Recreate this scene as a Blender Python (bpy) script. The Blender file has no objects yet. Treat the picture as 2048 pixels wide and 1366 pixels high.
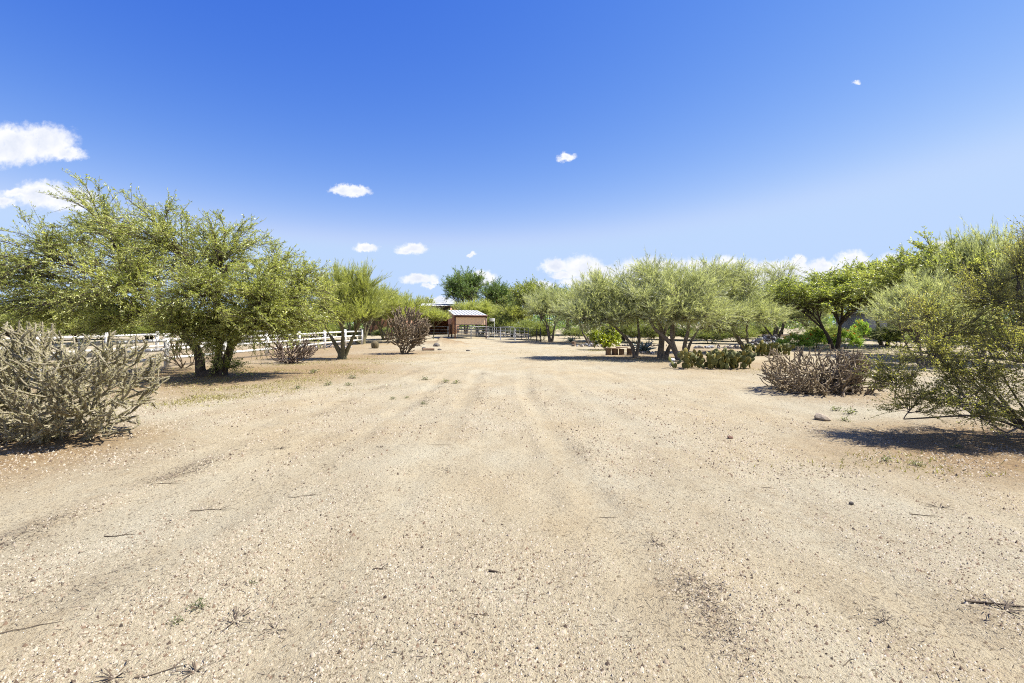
import bpy, math, random
import numpy as np
from mathutils import Vector, Matrix, Quaternion

# ------------------------------------------------------------------ camera, sky, sun, exposure
scene = bpy.context.scene
F_PX, EYE, HOR = 940.0, 1.75, 646.0           # focal length in photo pixels, eye height, horizon row
cam_data = bpy.data.cameras.new('camera')
cam_data.sensor_width = 36.0
cam_data.lens = F_PX / 2048 * 36.0
cam_data.shift_y = -(683 - HOR) / 2048
cam_data.clip_start, cam_data.clip_end = 0.05, 20000
cam = bpy.data.objects.new('camera', cam_data)
scene.collection.objects.link(cam)
cam.location = (0, 0, EYE)
cam.rotation_euler = (math.radians(90), 0, 0)
scene.camera = cam

EXPOSURE, SKY_STRENGTH = 1.22, 0.07
SUN_AZ, SUN_EL = math.radians(87), math.radians(56)     # azimuth clockwise from the view direction (+Y)
SUN_DIR = Vector((math.sin(SUN_AZ) * math.cos(SUN_EL), math.cos(SUN_AZ) * math.cos(SUN_EL), math.sin(SUN_EL)))
sun_data = bpy.data.lights.new('sun', 'SUN')
sun_data.energy = 5.0
sun_data.angle = math.radians(0.53)
sun_data.color = (1.0, 0.955, 0.88)
sun = bpy.data.objects.new('sun', sun_data)
scene.collection.objects.link(sun)
sun.rotation_euler = (-SUN_DIR).to_track_quat('-Z', 'Y').to_euler()

world = bpy.data.worlds.new('World')
scene.world = world
world.use_nodes = True
wt = world.node_tree
wt.nodes.clear()


def wnode(kind, **kw):
    n = wt.nodes.new(kind)
    for k, v in kw.items():
        setattr(n, k, v)
    return n


def wmath(op, a, b=None, c=None, clamp=False):
    n = wnode('ShaderNodeMath', operation=op, use_clamp=clamp)
    for i, v in enumerate((a, b, c)):
        if v is None:
            continue
        if isinstance(v, (int, float)):
            n.inputs[i].default_value = v
        else:
            wt.links.new(v, n.inputs[i])
    return n.outputs[0]


def build_world():
    out = wnode('ShaderNodeOutputWorld')
    bg = wnode('ShaderNodeBackground')
    bg.inputs['Strength'].default_value = SKY_STRENGTH
    sky = wnode('ShaderNodeTexSky', sky_type='NISHITA')
    sky.sun_disc = False
    sky.sun_elevation = SUN_EL
    sky.sun_rotation = SUN_AZ
    sky.altitude = 1000
    sky.air_density = 1.0
    sky.dust_density = 0.0
    sky.ozone_density = 4.0
    # one tone curve per channel over the whole sky, for the photograph's deep blue rendering
    srgb = wnode('ShaderNodeSeparateColor')
    wt.links.new(sky.outputs[0], srgb.inputs[0])
    hs = wnode('ShaderNodeCombineColor')
    k = 1.0 / (SKY_STRENGTH * 2 ** EXPOSURE)
    for i, (gam, sc, top) in enumerate(((2.30, 0.094, 0.53), (1.46, 0.1040, 0.70), (0.44, 0.460, 1.0))):
        p = wmath('MULTIPLY', wmath('POWER', srgb.outputs[i], gam), sc)
        p = wmath('MULTIPLY', wmath('SMOOTH_MIN', p, top, 0.12), k)
        wt.links.new(p, hs.inputs[i])
    tc = wnode('ShaderNodeTexCoord')
    sep = wnode('ShaderNodeSeparateXYZ')
    wt.links.new(tc.outputs['Generated'], sep.inputs[0])
    x, y, z = sep.outputs
    ys = wmath('MAXIMUM', y, 0.02)
    u = wmath('DIVIDE', x, ys)
    v = wmath('DIVIDE', z, ys)
    uv = wnode('ShaderNodeCombineXYZ')
    wt.links.new(u, uv.inputs[0]); wt.links.new(v, uv.inputs[1])
    # domain warp so that the outlines billow
    nz = wnode('ShaderNodeTexNoise')
    nz.inputs['Scale'].default_value = 46.0
    nz.inputs['Detail'].default_value = 6.0
    nz.inputs['Roughness'].default_value = 0.62
    wt.links.new(uv.outputs[0], nz.inputs['Vector'])
    sub = wnode('ShaderNodeVectorMath', operation='SUBTRACT')
    wt.links.new(nz.outputs['Color'], sub.inputs[0])
    sub.inputs[1].default_value = (0.5, 0.5, 0.5)
    scl = wnode('ShaderNodeVectorMath', operation='MULTIPLY')
    wt.links.new(sub.outputs[0], scl.inputs[0])
    scl.inputs[1].default_value = (0.034, 0.028, 0)
    add = wnode('ShaderNodeVectorMath', operation='ADD')
    wt.links.new(uv.outputs[0], add.inputs[0]); wt.links.new(scl.outputs[0], add.inputs[1])
    # the small fair-weather clouds of the photograph: (column, row, half width, half height, weight)
    blobs = [
        (20, 290, 95, 36, 1), (85, 286, 62, 34, 1), (130, 308, 42, 14, .9), (-60, 300, 90, 40, 1),
        (85, 388, 55, 25, 1), (140, 398, 55, 22, 1), (40, 386, 38, 10, .9), (5, 402, 28, 10, .9), (-60, 400, 70, 20, 1),
        (685, 379, 24, 10, 1), (712, 383, 26, 10, 1), (1132, 313, 17, 10, .9),
        (731, 496, 22, 8, 1), (824, 498, 28, 11, 1), (812, 502, 18, 6, 1),
        (838, 557, 34, 10, 1), (856, 571, 14, 6, .9), (868, 563, 10, 5, .9), (944, 509, 9, 7, .8),
        (968, 558, 24, 14, 1), (878, 603, 30, 9, 1), (1080, 572, 26, 10, 1),
        (1112, 533, 30, 13, 1), (1165, 535, 36, 22, 1), (1200, 548, 40, 18, 1), (1128, 551, 24, 8, 1), (1170, 566, 50, 12, 1),
        (1300, 545, 70, 26, 1), (1390, 548, 70, 26, 1), (1455, 530, 36, 16, 1), (1500, 548, 60, 24, 1),
        (1598, 524, 15, 13, 1), (1560, 545, 60, 22, 1), (1645, 530, 20, 13, 1), (1650, 550, 80, 26, 1),
        (1705, 522, 32, 19, 1), (1740, 545, 60, 22, 1), (1788, 530, 26, 22, 1), (1620, 575, 220, 22, 1),
        (1888, 490, 26, 8, 1), (1715, 165, 18, 7, .55), (1990, 500, 60, 14, .9), (1850, 560, 120, 22, 1),
    ]
    cur = None
    for (bx, by, rx, ry, wgt) in blobs:
        mp = wnode('ShaderNodeVectorMath', operation='MULTIPLY_ADD')
        wt.links.new(add.outputs[0], mp.inputs[0])
        sx, sy = F_PX / (rx * 1.28), F_PX / (ry * 1.28)
        mp.inputs[1].default_value = (sx, sy, 0)
        mp.inputs[2].default_value = (-(bx - 1024) / F_PX * sx, -(HOR - by) / F_PX * sy, 0)
        ln = wnode('ShaderNodeVectorMath', operation='LENGTH')
        wt.links.new(mp.outputs[0], ln.inputs[0])
        val = ln.outputs['Value']
        if wgt != 1:
            val = wmath('ADD', val, 1 - wgt)
        cur = val if cur is None else wmath('SMOOTH_MIN', cur, val, 0.16)
    fine = wnode('ShaderNodeTexNoise')
    fine.inputs['Scale'].default_value = 75.0
    fine.inputs['Detail'].default_value = 5.0
    fine.inputs['Roughness'].default_value = 0.6
    wt.links.new(uv.outputs[0], fine.inputs['Vector'])
    e = wmath('MULTIPLY_ADD', fine.outputs['Fac'], 0.55, -0.27)
    d = wmath('ADD', cur, e)
    dens = wnode('ShaderNodeMapRange', interpolation_type='SMOOTHSTEP')
    wt.links.new(d, dens.inputs[0])
    dens.inputs[1].default_value, dens.inputs[2].default_value = 1.06, 0.50
    dens.inputs[3].default_value, dens.inputs[4].default_value = 0.0, 1.0
    front = wmath('GREATER_THAN', y, 0.05)
    thin = wmath('MULTIPLY_ADD', nz.outputs['Fac'], 1.4, 0.42, clamp=True)
    m_front = wmath('MULTIPLY', wmath('MULTIPLY', dens.outputs[0], thin), front)
    # unseen cloud added outside the view to neutralise the blue fill light
    n2 = wnode('ShaderNodeTexNoise')
    n2.inputs['Scale'].default_value = 7.0
    n2.inputs['Detail'].default_value = 7.0
    st = wnode('ShaderNodeVectorMath', operation='MULTIPLY')
    wt.links.new(tc.outputs['Generated'], st.inputs[0]); st.inputs[1].default_value = (1, 1, 3.0)
    wt.links.new(st.outputs[0], n2.inputs['Vector'])
    band = wnode('ShaderNodeMapRange')
    wt.links.new(z, band.inputs[0])
    band.inputs[1].default_value, band.inputs[2].default_value = 0.0, 0.8
    band.inputs[3].default_value, band.inputs[4].default_value = 0.485, 0.55
    bk = wmath('SUBTRACT', n2.outputs['Fac'], band.outputs[0])
    bk = wmath('MULTIPLY', bk, 12.0, clamp=True)
    bk = wmath('MULTIPLY', bk, wmath('LESS_THAN', y, 0.05))
    mask = wmath('MAXIMUM', m_front, bk, clamp=True)
    # cloud body: white, a little greyer where it is thick
    cn = wnode('ShaderNodeTexNoise')
    cn.inputs['Scale'].default_value = 26.0
    cn.inputs['Detail'].default_value = 4.0
    wt.links.new(uv.outputs[0], cn.inputs['Vector'])
    ccol = wnode('ShaderNodeMixRGB')
    # thick cores and bases a little greyer, rims bright
    core = wnode('ShaderNodeMapRange')
    wt.links.new(d, core.inputs[0])
    core.inputs[1].default_value, core.inputs[2].default_value = 0.15, 0.85
    core.inputs[3].default_value, core.inputs[4].default_value = -0.1, 0.55
    wt.links.new(wmath('ADD', core.outputs[0], wmath('MULTIPLY_ADD', cn.outputs['Fac'], 1.6, -0.35), clamp=True), ccol.inputs[0])
    ccol.inputs[1].default_value = (.74 * k, .80 * k, .94 * k, 1)
    ccol.inputs[2].default_value = (1.06 * k, 1.06 * k, 1.08 * k, 1)
    mix = wnode('ShaderNodeMixRGB')
    wt.links.new(mask, mix.inputs[0])
    wt.links.new(hs.outputs[0], mix.inputs[1])
    wt.links.new(ccol.outputs[0], mix.inputs[2])
    wt.links.new(mix.outputs[0], bg.inputs['Color'])
    wt.links.new(bg.outputs[0], out.inputs['Surface'])


build_world()

scene.view_settings.view_transform = 'Standard'
scene.view_settings.look = 'None'
scene.view_settings.gamma = 1.0
scene.view_settings.use_curve_mapping = False
scene.view_settings.exposure = EXPOSURE
scene.cycles.max_bounces = 6
scene.cycles.diffuse_bounces = 4
scene.cycles.glossy_bounces = 2
scene.cycles.transmission_bounces = 3
scene.cycles.transparent_max_bounces = 4
scene.cycles.sample_clamp_indirect = 6.0
scene.render.film_transparent = False
scene.cycles.use_denoising = False
scene.cycles.pixel_filter_type = 'BLACKMAN_HARRIS'
scene.cycles.filter_width = 1.05

COL = scene.collection
RNG = np.random.default_rng(7)
ANY = random.Random(11)

# ------------------------------------------------------------------ helpers


def at(px, py):
    """ground point under a spot of the photograph"""
    Y = F_PX * EYE / (py - HOR)
    return ((px - 1024) / F_PX * Y, Y)


def hgt(py, Y):
    return EYE + (HOR - py) * Y / F_PX


def tag(o, label=None, cat=None, group=None, kind=None):
    if label: o['label'] = label
    if cat: o['category'] = cat
    if group: o['group'] = group
    if kind: o['kind'] = kind
    return o


def empty(name, loc, rz=0.0, scale=(1, 1, 1)):
    o = bpy.data.objects.new(name, None)
    o.empty_display_size = 0.2
    o.location = loc
    o.rotation_euler = (0, 0, rz)
    o.scale = scale
    COL.objects.link(o)
    return o


def link(name, me, parent=None, loc=None, rot=None, scale=None):
    o = bpy.data.objects.new(name, me)
    COL.objects.link(o)
    if parent is not None:
        o.parent = parent
    if loc is not None: o.location = loc
    if rot is not None: o.rotation_euler = rot
    if scale is not None: o.scale = scale
    return o


def mesh(name, V, faces, mat=None, tint=None, smooth=False, soil=None):
    """faces: list of int arrays of shape (n,3) or (n,4)"""
    me = bpy.data.meshes.new(name)
    V = np.asarray(V, dtype=np.float32)
    faces = [np.asarray(f, dtype=np.int32) for f in faces if len(f)]
    loops = np.concatenate([f.ravel() for f in faces])
    starts, off = [], 0
    for f in faces:
        n, k = f.shape
        starts.append(off + np.arange(n, dtype=np.int32) * k)
        off += n * k
    starts = np.concatenate(starts)
    me.vertices.add(len(V)); me.vertices.foreach_set('co', V.ravel())
    me.loops.add(len(loops)); me.loops.foreach_set('vertex_index', loops)
    me.polygons.add(len(starts)); me.polygons.foreach_set('loop_start', starts)
    if smooth:
        me.polygons.foreach_set('use_smooth', np.ones(len(starts), dtype=bool))
    if tint is not None:
        a = me.attributes.new('tint', 'FLOAT', 'POINT')
        a.data.foreach_set('value', np.asarray(tint, dtype=np.float32))
    if soil is not None:
        a = me.attributes.new('soil', 'FLOAT', 'POINT')
        a.data.foreach_set('value', np.asarray(soil, dtype=np.float32))
    me.update(calc_edges=True)
    if mat is not None:
        me.materials.append(mat)
    return me


class MB:
    """collects boxes, bars and cylinders into one mesh"""
    def __init__(self):
        self.v, self.q, self.t, self.n = [], [], [], 0

    def add(self, V, quads=(), tris=()):
        V = np.asarray(V, float)
        self.v.append(V)
        if len(quads): self.q.append(np.asarray(quads) + self.n)
        if len(tris): self.t.append(np.asarray(tris) + self.n)
        self.n += len(V)
        return self

    def box(self, x0, x1, y0, y1, z0, z1):
        V = [(x, y, z) for z in (z0, z1) for y in (y0, y1) for x in (x0, x1)]
        return self.add(V, [(0, 2, 3, 1), (4, 5, 7, 6), (0, 1, 5, 4), (2, 6, 7, 3), (0, 4, 6, 2), (1, 3, 7, 5)])

    def bar(self, a, b, w, h=None, up=(0, 0, 1)):
        h = h or w
        a, b = Vector(a), Vector(b)
        d = (b - a).normalized()
        u = Vector(up)
        if abs(d.dot(u)) > .95: u = Vector((0, 1, 0))
        s = d.cross(u).normalized()
        u = s.cross(d)
        V = [tuple(p + s * (i * w / 2) + u * (j * h / 2)) for p in (a, b) for i, j in ((-1, -1), (1, -1), (1, 1), (-1, 1))]
        return self.add(V, [(0, 3, 2, 1), (4, 5, 6, 7), (0, 1, 5, 4), (1, 2, 6, 5), (2, 3, 7, 6), (3, 0, 4, 7)])

    def tube(self, pts, rad, sides=8, cap=True):
        P = np.asarray(pts, float)[None]
        R = np.broadcast_to(np.asarray(rad, float), (len(pts),))[None]
        V, Q = tubes(P, R, sides)
        n0 = self.n
        self.add(V, Q)
        if cap:
            k = len(pts)
            for r, c in ((0, P[0, 0]), (k - 1, P[0, -1])):
                ci = self.n
                self.add([c])
                ring = n0 + r * sides + np.arange(sides)
                self.t.append(np.stack([np.full(sides, ci), ring, np.roll(ring, -1)], 1))
        return self

    def make(self, name, mat, smooth=False, tint=None):
        V = np.concatenate(self.v)
        f = []
        if self.q: f.append(np.concatenate(self.q))
        if self.t: f.append(np.concatenate(self.t))
        return mesh(name, V, f, mat, smooth=smooth, tint=tint)

    def build(self, name, mat, parent=None, smooth=False, **kw):
        return link(name, self.make(name, mat, smooth), parent, **kw)


def unit(a):
    return a / np.maximum(np.linalg.norm(a, axis=-1, keepdims=True), 1e-9)


def tubes(P, R, sides):
    """P (n,k,3) centre lines, R (n,k) radii -> vertices, quads"""
    n, k, _ = P.shape
    T = np.gradient(P, axis=1) if k > 2 else np.repeat((P[:, 1:] - P[:, :1]), 2, axis=1)
    T = unit(T)
    ref = np.zeros_like(T); ref[..., 2] = 1
    m = np.abs(T[..., 2]) > .9
    ref[m] = (1, 0, 0)
    ref = np.repeat(ref[:, :1], k, axis=1)
    S = unit(np.cross(T, ref)); U = np.cross(S, T)
    a = np.arange(sides) / sides * 2 * np.pi
    ring = S[:, :, None] * np.cos(a)[None, None, :, None] + U[:, :, None] * np.sin(a)[None, None, :, None]
    V = P[:, :, None] + ring * R[:, :, None, None]
    idx = np.arange(n * k * sides).reshape(n, k, sides)
    A = idx[:, :-1]; B = idx[:, 1:]
    Q = np.stack([A, np.roll(A, -1, 2), np.roll(B, -1, 2), B], -1).reshape(-1, 4)
    return V.reshape(-1, 3), Q


def bez(a, c, b, t):
    t = t[..., None]
    return a * (1 - t) ** 2 + 2 * c * t * (1 - t) + b * t ** 2


def sphere_dirs(rng, n):
    return unit(rng.normal(size=(n, 3)))


# ------------------------------------------------------------------ materials


def mat_new(name):
    m = bpy.data.materials.new(name)
    m.use_nodes = True
    nt = m.node_tree
    nt.nodes.clear()
    out = nt.nodes.new('ShaderNodeOutputMaterial')
    return m, nt, out


def ramp(nt, fac, stops):
    r = nt.nodes.new('ShaderNodeValToRGB')
    els = r.color_ramp.elements
    while len(els) < len(stops): els.new(0.5)
    for e, (p, c) in zip(els, stops):
        e.position = p; e.color = (*c, 1)
    nt.links.new(fac, r.inputs[0])
    return r.outputs[0]


LEAF_GAIN = 2.55


def leaf_mat(name, dark, mid, light, transl=0.48, gloss=0.05):
    m, nt, out = mat_new(name)
    at_ = nt.nodes.new('ShaderNodeAttribute'); at_.attribute_name = 'tint'
    oi = nt.nodes.new('ShaderNodeObjectInfo')
    dark, mid, light = [tuple(min(.6, v * LEAF_GAIN) for v in c) for c in (dark, mid, light)]
    col = ramp(nt, at_.outputs['Fac'], [(0.0, dark), (0.5, mid), (1.0, light)])
    d = nt.nodes.new('ShaderNodeBsdfDiffuse'); t = nt.nodes.new('ShaderNodeBsdfTranslucent')
    g = nt.nodes.new('ShaderNodeBsdfGlossy'); g.inputs['Roughness'].default_value = 0.45
    tm = nt.nodes.new('ShaderNodeMixRGB'); tm.blend_type = 'MULTIPLY'; tm.inputs[0].default_value = 1
    nt.links.new(col, tm.inputs[1]); tm.inputs[2].default_value = (1.35, 1.4, 0.7, 1)
    nt.links.new(col, d.inputs[0]); nt.links.new(tm.outputs[0], t.inputs[0])
    mx = nt.nodes.new('ShaderNodeMixShader'); mx.inputs[0].default_value = transl
    nt.links.new(d.outputs[0], mx.inputs[1]); nt.links.new(t.outputs[0], mx.inputs[2])
    m2 = nt.nodes.new('ShaderNodeMixShader'); m2.inputs[0].default_value = gloss
    nt.links.new(mx.outputs[0], m2.inputs[1]); nt.links.new(g.outputs[0], m2.inputs[2])
    nt.links.new(m2.outputs[0], out.inputs[0])
    return m


def rough_mat(name, c1, c2, scale=8.0, rough=0.85, bump=0.3, bscale=40.0, stretch=(1, 1, 1), metal=0.0, dist=0.01):
    m, nt, out = mat_new(name)
    b = nt.nodes.new('ShaderNodeBsdfPrincipled')
    b.inputs['Roughness'].default_value = rough
    b.inputs['Metallic'].default_value = metal
    tc = nt.nodes.new('ShaderNodeTexCoord')
    mp = nt.nodes.new('ShaderNodeMapping'); mp.inputs['Scale'].default_value = stretch
    nt.links.new(tc.outputs['Object'], mp.inputs[0])
    n = nt.nodes.new('ShaderNodeTexNoise'); n.inputs['Scale'].default_value = scale
    n.inputs['Detail'].default_value = 5; n.inputs['Roughness'].default_value = 0.65
    nt.links.new(mp.outputs[0], n.inputs['Vector'])
    nt.links.new(ramp(nt, n.outputs['Fac'], [(0.3, c1), (0.7, c2)]), b.inputs['Base Color'])
    if bump:
        n2 = nt.nodes.new('ShaderNodeTexNoise'); n2.inputs['Scale'].default_value = bscale
        n2.inputs['Detail'].default_value = 4
        nt.links.new(mp.outputs[0], n2.inputs['Vector'])
        bp = nt.nodes.new('ShaderNodeBump'); bp.inputs['Strength'].default_value = bump
        bp.inputs['Distance'].default_value = dist
        nt.links.new(n2.outputs['Fac'], bp.inputs['Height'])
        nt.links.new(bp.outputs[0], b.inputs['Normal'])
    nt.links.new(b.outputs[0], out.inputs[0])
    return m


def tint_mat(name, stops, rough=0.9):
    m, nt, out = mat_new(name)
    at_ = nt.nodes.new('ShaderNodeAttribute'); at_.attribute_name = 'tint'
    b = nt.nodes.new('ShaderNodeBsdfPrincipled'); b.inputs['Roughness'].default_value = rough
    b.inputs['Specular IOR Level'].default_value = 0.25
    nt.links.new(ramp(nt, at_.outputs['Fac'], stops), b.inputs['Base Color'])
    nt.links.new(b.outputs[0], out.inputs[0])
    return m


def ground_mat():
    m, nt, out = mat_new('sandy_ground')
    L = nt.links
    b = nt.nodes.new('ShaderNodeBsdfPrincipled'); b.inputs['Roughness'].default_value = 0.95
    b.inputs['Specular IOR Level'].default_value = 0.15
    tc = nt.nodes.new('ShaderNodeTexCoord')

    def noise(scale, detail=4, rough=0.6, vec=None, stretch=None):
        n = nt.nodes.new('ShaderNodeTexNoise')
        n.inputs['Scale'].default_value = scale; n.inputs['Detail'].default_value = detail
        n.inputs['Roughness'].default_value = rough
        src = tc.outputs['Object']
        if stretch:
            mp = nt.nodes.new('ShaderNodeMapping'); mp.inputs['Scale'].default_value = stretch
            L.new(src, mp.inputs[0]); src = mp.outputs[0]
        L.new(src, n.inputs['Vector'])
        return n.outputs['Fac']

    def mix(fac, a, c, mode='MIX'):
        x = nt.nodes.new('ShaderNodeMixRGB'); x.blend_type = mode
        for i, v in enumerate((fac, a, c)):
            if isinstance(v, tuple): x.inputs[i].default_value = (*v, 1)
            elif isinstance(v, (int, float)): x.inputs[i].default_value = v
            else: L.new(v, x.inputs[i])
        return x.outputs[0]

    base = ramp(nt, noise(1.3, 6, .7, stretch=(1, .45, 1)), [(0.28, (0.282, 0.240, 0.162)), (0.5, (0.330, 0.292, 0.206)), (0.72, (0.362, 0.330, 0.241))])
    big = ramp(nt, noise(0.35, 4), [(0.38, (0.0, 0.0, 0.0)), (0.66, (1.0, 1.0, 1.0))])
    base = mix(big, base, mix(1.0, base, (1.0, 0.93, 0.84), 'MULTIPLY'))
    # grains: light and dark grit; the dark specks also imitate stone shadows
    g1 = ramp(nt, noise(95, 3, .7), [(0.30, (0.50, 0.46, 0.40)), (0.47, (1, 1, 1)), (0.62, (1, 1, 1)), (0.75, (1.16, 1.16, 1.18))])
    g2 = ramp(nt, noise(33, 4, .75), [(0.36, (0.30, 0.26, 0.22)), (0.44, (1, 1, 1)), (0.66, (1.0, 1.0, 1.0)), (0.74, (1.14, 1.15, 1.16))])
    grain = mix(1.0, g1, g2, 'MULTIPLY')
    base = mix(0.85, base, grain, 'MULTIPLY')
    # brown leaf litter and soil under the trees, made browner to offset the blue shade
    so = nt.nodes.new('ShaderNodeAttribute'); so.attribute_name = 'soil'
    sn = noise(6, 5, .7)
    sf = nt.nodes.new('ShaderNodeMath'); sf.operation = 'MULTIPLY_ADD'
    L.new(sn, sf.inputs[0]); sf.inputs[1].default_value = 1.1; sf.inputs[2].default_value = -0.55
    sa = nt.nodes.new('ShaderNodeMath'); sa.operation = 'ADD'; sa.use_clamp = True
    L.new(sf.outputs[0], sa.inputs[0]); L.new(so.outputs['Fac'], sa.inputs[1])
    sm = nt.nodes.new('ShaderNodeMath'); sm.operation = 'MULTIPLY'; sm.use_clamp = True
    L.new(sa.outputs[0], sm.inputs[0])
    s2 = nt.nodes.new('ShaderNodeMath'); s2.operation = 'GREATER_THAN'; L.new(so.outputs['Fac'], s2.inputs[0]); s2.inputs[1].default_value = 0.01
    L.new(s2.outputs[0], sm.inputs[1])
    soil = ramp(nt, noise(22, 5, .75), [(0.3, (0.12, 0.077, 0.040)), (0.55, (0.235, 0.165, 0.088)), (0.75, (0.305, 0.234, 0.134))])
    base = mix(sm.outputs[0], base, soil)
    L.new(base, b.inputs['Base Color'])
    # relief
    h1 = noise(110, 3, .7); h2 = noise(38, 4, .7); h3 = noise(9, 4, .6)
    a1 = nt.nodes.new('ShaderNodeMath'); a1.operation = 'MULTIPLY_ADD'; L.new(h2, a1.inputs[0]); a1.inputs[1].default_value = 1.6; L.new(h1, a1.inputs[2])
    a2 = nt.nodes.new('ShaderNodeMath'); a2.operation = 'MULTIPLY_ADD'; L.new(h3, a2.inputs[0]); a2.inputs[1].default_value = 2.2; L.new(a1.outputs[0], a2.inputs[2])
    bp = nt.nodes.new('ShaderNodeBump'); bp.inputs['Strength'].default_value = 0.9; bp.inputs['Distance'].default_value = 0.014
    L.new(a2.outputs[0], bp.inputs['Height']); L.new(bp.outputs[0], b.inputs['Normal'])
    L.new(b.outputs[0], out.inputs[0])
    return m


M = {}
M['ground'] = ground_mat()
M['mesquite_leaf'] = leaf_mat('mesquite_leaf', (0.070, 0.085, 0.022), (0.140, 0.150, 0.042), (0.24, 0.24, 0.085))
M['mesquite_dark'] = leaf_mat('mesquite_dark_leaf', (0.030, 0.055, 0.014), (0.060, 0.095, 0.022), (0.15, 0.18, 0.04), transl=.3)
M['bright_leaf'] = leaf_mat('bright_mesquite_leaf', (0.055, 0.070, 0.018), (0.105, 0.120, 0.032), (0.20, 0.205, 0.062))
M['verde'] = leaf_mat('palo_verde_twig', (0.090, 0.100, 0.028), (0.160, 0.170, 0.054), (0.25, 0.255, 0.098), transl=.52)
M['bush_leaf'] = leaf_mat('bush_leaf', (0.05, 0.062, 0.02), (0.10, 0.115, 0.038), (0.19, 0.195, 0.075), transl=.45)
M['olive'] = leaf_mat('olive_twig', (0.098, 0.106, 0.058), (0.165, 0.173, 0.104), (0.25, 0.252, 0.158), transl=.52)
M['lemon_leaf'] = leaf_mat('lemon_leaf', (0.050, 0.068, 0.010), (0.125, 0.145, 0.012), (0.26, 0.26, 0.022), transl=.45, gloss=.08)
M['creosote_leaf'] = leaf_mat('creosote_leaf', (0.062, 0.066, 0.018), (0.125, 0.122, 0.034), (0.23, 0.205, 0.082), transl=.5, gloss=.05)
M['bird_leaf'] = leaf_mat('flowering_shrub_leaf', (0.06, 0.11, 0.02), (0.13, 0.20, 0.03), (0.26, 0.31, 0.07))
M['flower'] = leaf_mat('orange_flower', (0.60, 0.05, 0.01), (0.75, 0.09, 0.012), (0.85, 0.22, 0.02), transl=.3)
M['dry_grass'] = leaf_mat('ground_cover_blade', (0.085, 0.065, 0.026), (0.115, 0.10, 0.034), (0.15, 0.145, 0.04), transl=.25)
M['weed_leaf'] = leaf_mat('weed_leaf', (0.035, 0.040, 0.020), (0.06, 0.066, 0.032), (0.11, 0.115, 0.055))
M['bark'] = rough_mat('dark_bark', (0.035, 0.024, 0.017), (0.10, 0.075, 0.055), 14, .95, .6, 45, (1, 1, .35), dist=.02)
M['verde_bark'] = rough_mat('palo_verde_bark', (0.075, 0.07, 0.035), (0.19, 0.165, 0.085), 9, .9, .5, 40, (1, 1, .4), dist=.015)
M['grey_bark'] = rough_mat('grey_brown_bark', (0.07, 0.056, 0.042), (0.21, 0.172, 0.13), 10, .95, .6, 40, (1, 1, .35), dist=.02)
M['twig'] = rough_mat('brown_twig', (0.05, 0.035, 0.022), (0.12, 0.09, 0.06), 12, .9, 0)
M['creosote_stem'] = rough_mat('creosote_stem', (0.035, 0.028, 0.022), (0.13, 0.115, 0.10), 9, .8, 0)
M['cholla_pale'] = rough_mat('pale_cholla_joint', (0.045, 0.040, 0.022), (0.36, 0.315, 0.21), 60, .9, .8, 90, dist=.01)
M['spine'] = leaf_mat('pale_cholla_spine', (0.125, 0.108, 0.066), (0.195, 0.175, 0.118), (0.245, 0.228, 0.172), transl=.5, gloss=.02)
M['cholla_dark'] = rough_mat('dark_cholla_stem', (0.06, 0.04, 0.033), (0.15, 0.11, 0.085), 16, .95, .8, 80, dist=.01)
M['cholla_brown'] = rough_mat('brown_cholla_stem', (0.10, 0.072, 0.045), (0.25, 0.195, 0.13), 14, .95, .8, 80, dist=.01)
M['cholla_dead'] = rough_mat('dead_cholla_stem', (0.125, 0.092, 0.055), (0.32, 0.25, 0.158), 8, .95, .8, 80, dist=.01)
M['dead_spine'] = leaf_mat('dead_cholla_spine', (0.055, 0.046, 0.03), (0.10, 0.086, 0.06), (0.155, 0.138, 0.10), transl=.45, gloss=.02)
M['pad'] = rough_mat('prickly_pear_pad', (0.045, 0.060, 0.012), (0.17, 0.165, 0.032), 5, .7, .5, 45, dist=.008)
M['pad_yellow'] = rough_mat('yellowed_prickly_pear_pad', (0.16, 0.13, 0.022), (0.29, 0.24, 0.05), 5, .7, .5, 45, dist=.008)
M['agave'] = rough_mat('agave_leaf', (0.12, 0.17, 0.15), (0.24, 0.30, 0.27), 4, .6, .1, 20)
M['barrel'] = rough_mat('barrel_cactus_skin', (0.06, 0.06, 0.025), (0.16, 0.11, 0.06), 20, .9, .6, 60)
M['vinyl'] = rough_mat('white_vinyl', (0.52, 0.50, 0.46), (0.72, 0.72, 0.70), 2.2, .5, 0)
M['steel'] = rough_mat('galvanised_pipe', (0.11, 0.113, 0.12), (0.19, 0.193, 0.20), 6, .55, 0, metal=.1)
M['steel_dark'] = rough_mat('dark_painted_pipe', (0.03, 0.03, 0.035), (0.07, 0.06, 0.06), 6, .6, 0)
M['brown_paint'] = rough_mat('brown_painted_steel', (0.085, 0.035, 0.026), (0.13, 0.055, 0.04), 3, .6, .1, 30)
M['tan_panel'] = rough_mat('tan_metal_siding', (0.74, 0.50, 0.30), (0.80, 0.56, 0.35), 2, .55, 0)
M['red_panel'] = rough_mat('red_brown_siding', (0.30, 0.125, 0.085), (0.38, 0.17, 0.12), 2, .6, 0)
M['roof_metal'] = rough_mat('pale_roof_metal', (0.33, 0.335, 0.33), (0.40, 0.405, 0.40), 2, .5, 0, metal=0.1)
M['barn_wall'] = rough_mat('barn_siding', (0.34, 0.17, 0.10), (0.44, 0.24, 0.15), 2, .7, .1, 20)
M['shade'] = rough_mat('dark_timber', (0.03, 0.025, 0.02), (0.06, 0.05, 0.04), 5, .9, 0)  # dark colour painting the shade under the barn eave
M['log'] = rough_mat('log_bark', (0.09, 0.055, 0.035), (0.24, 0.16, 0.105), 9, .95, .7, 30, (1, 1, .25), dist=.02)
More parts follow.
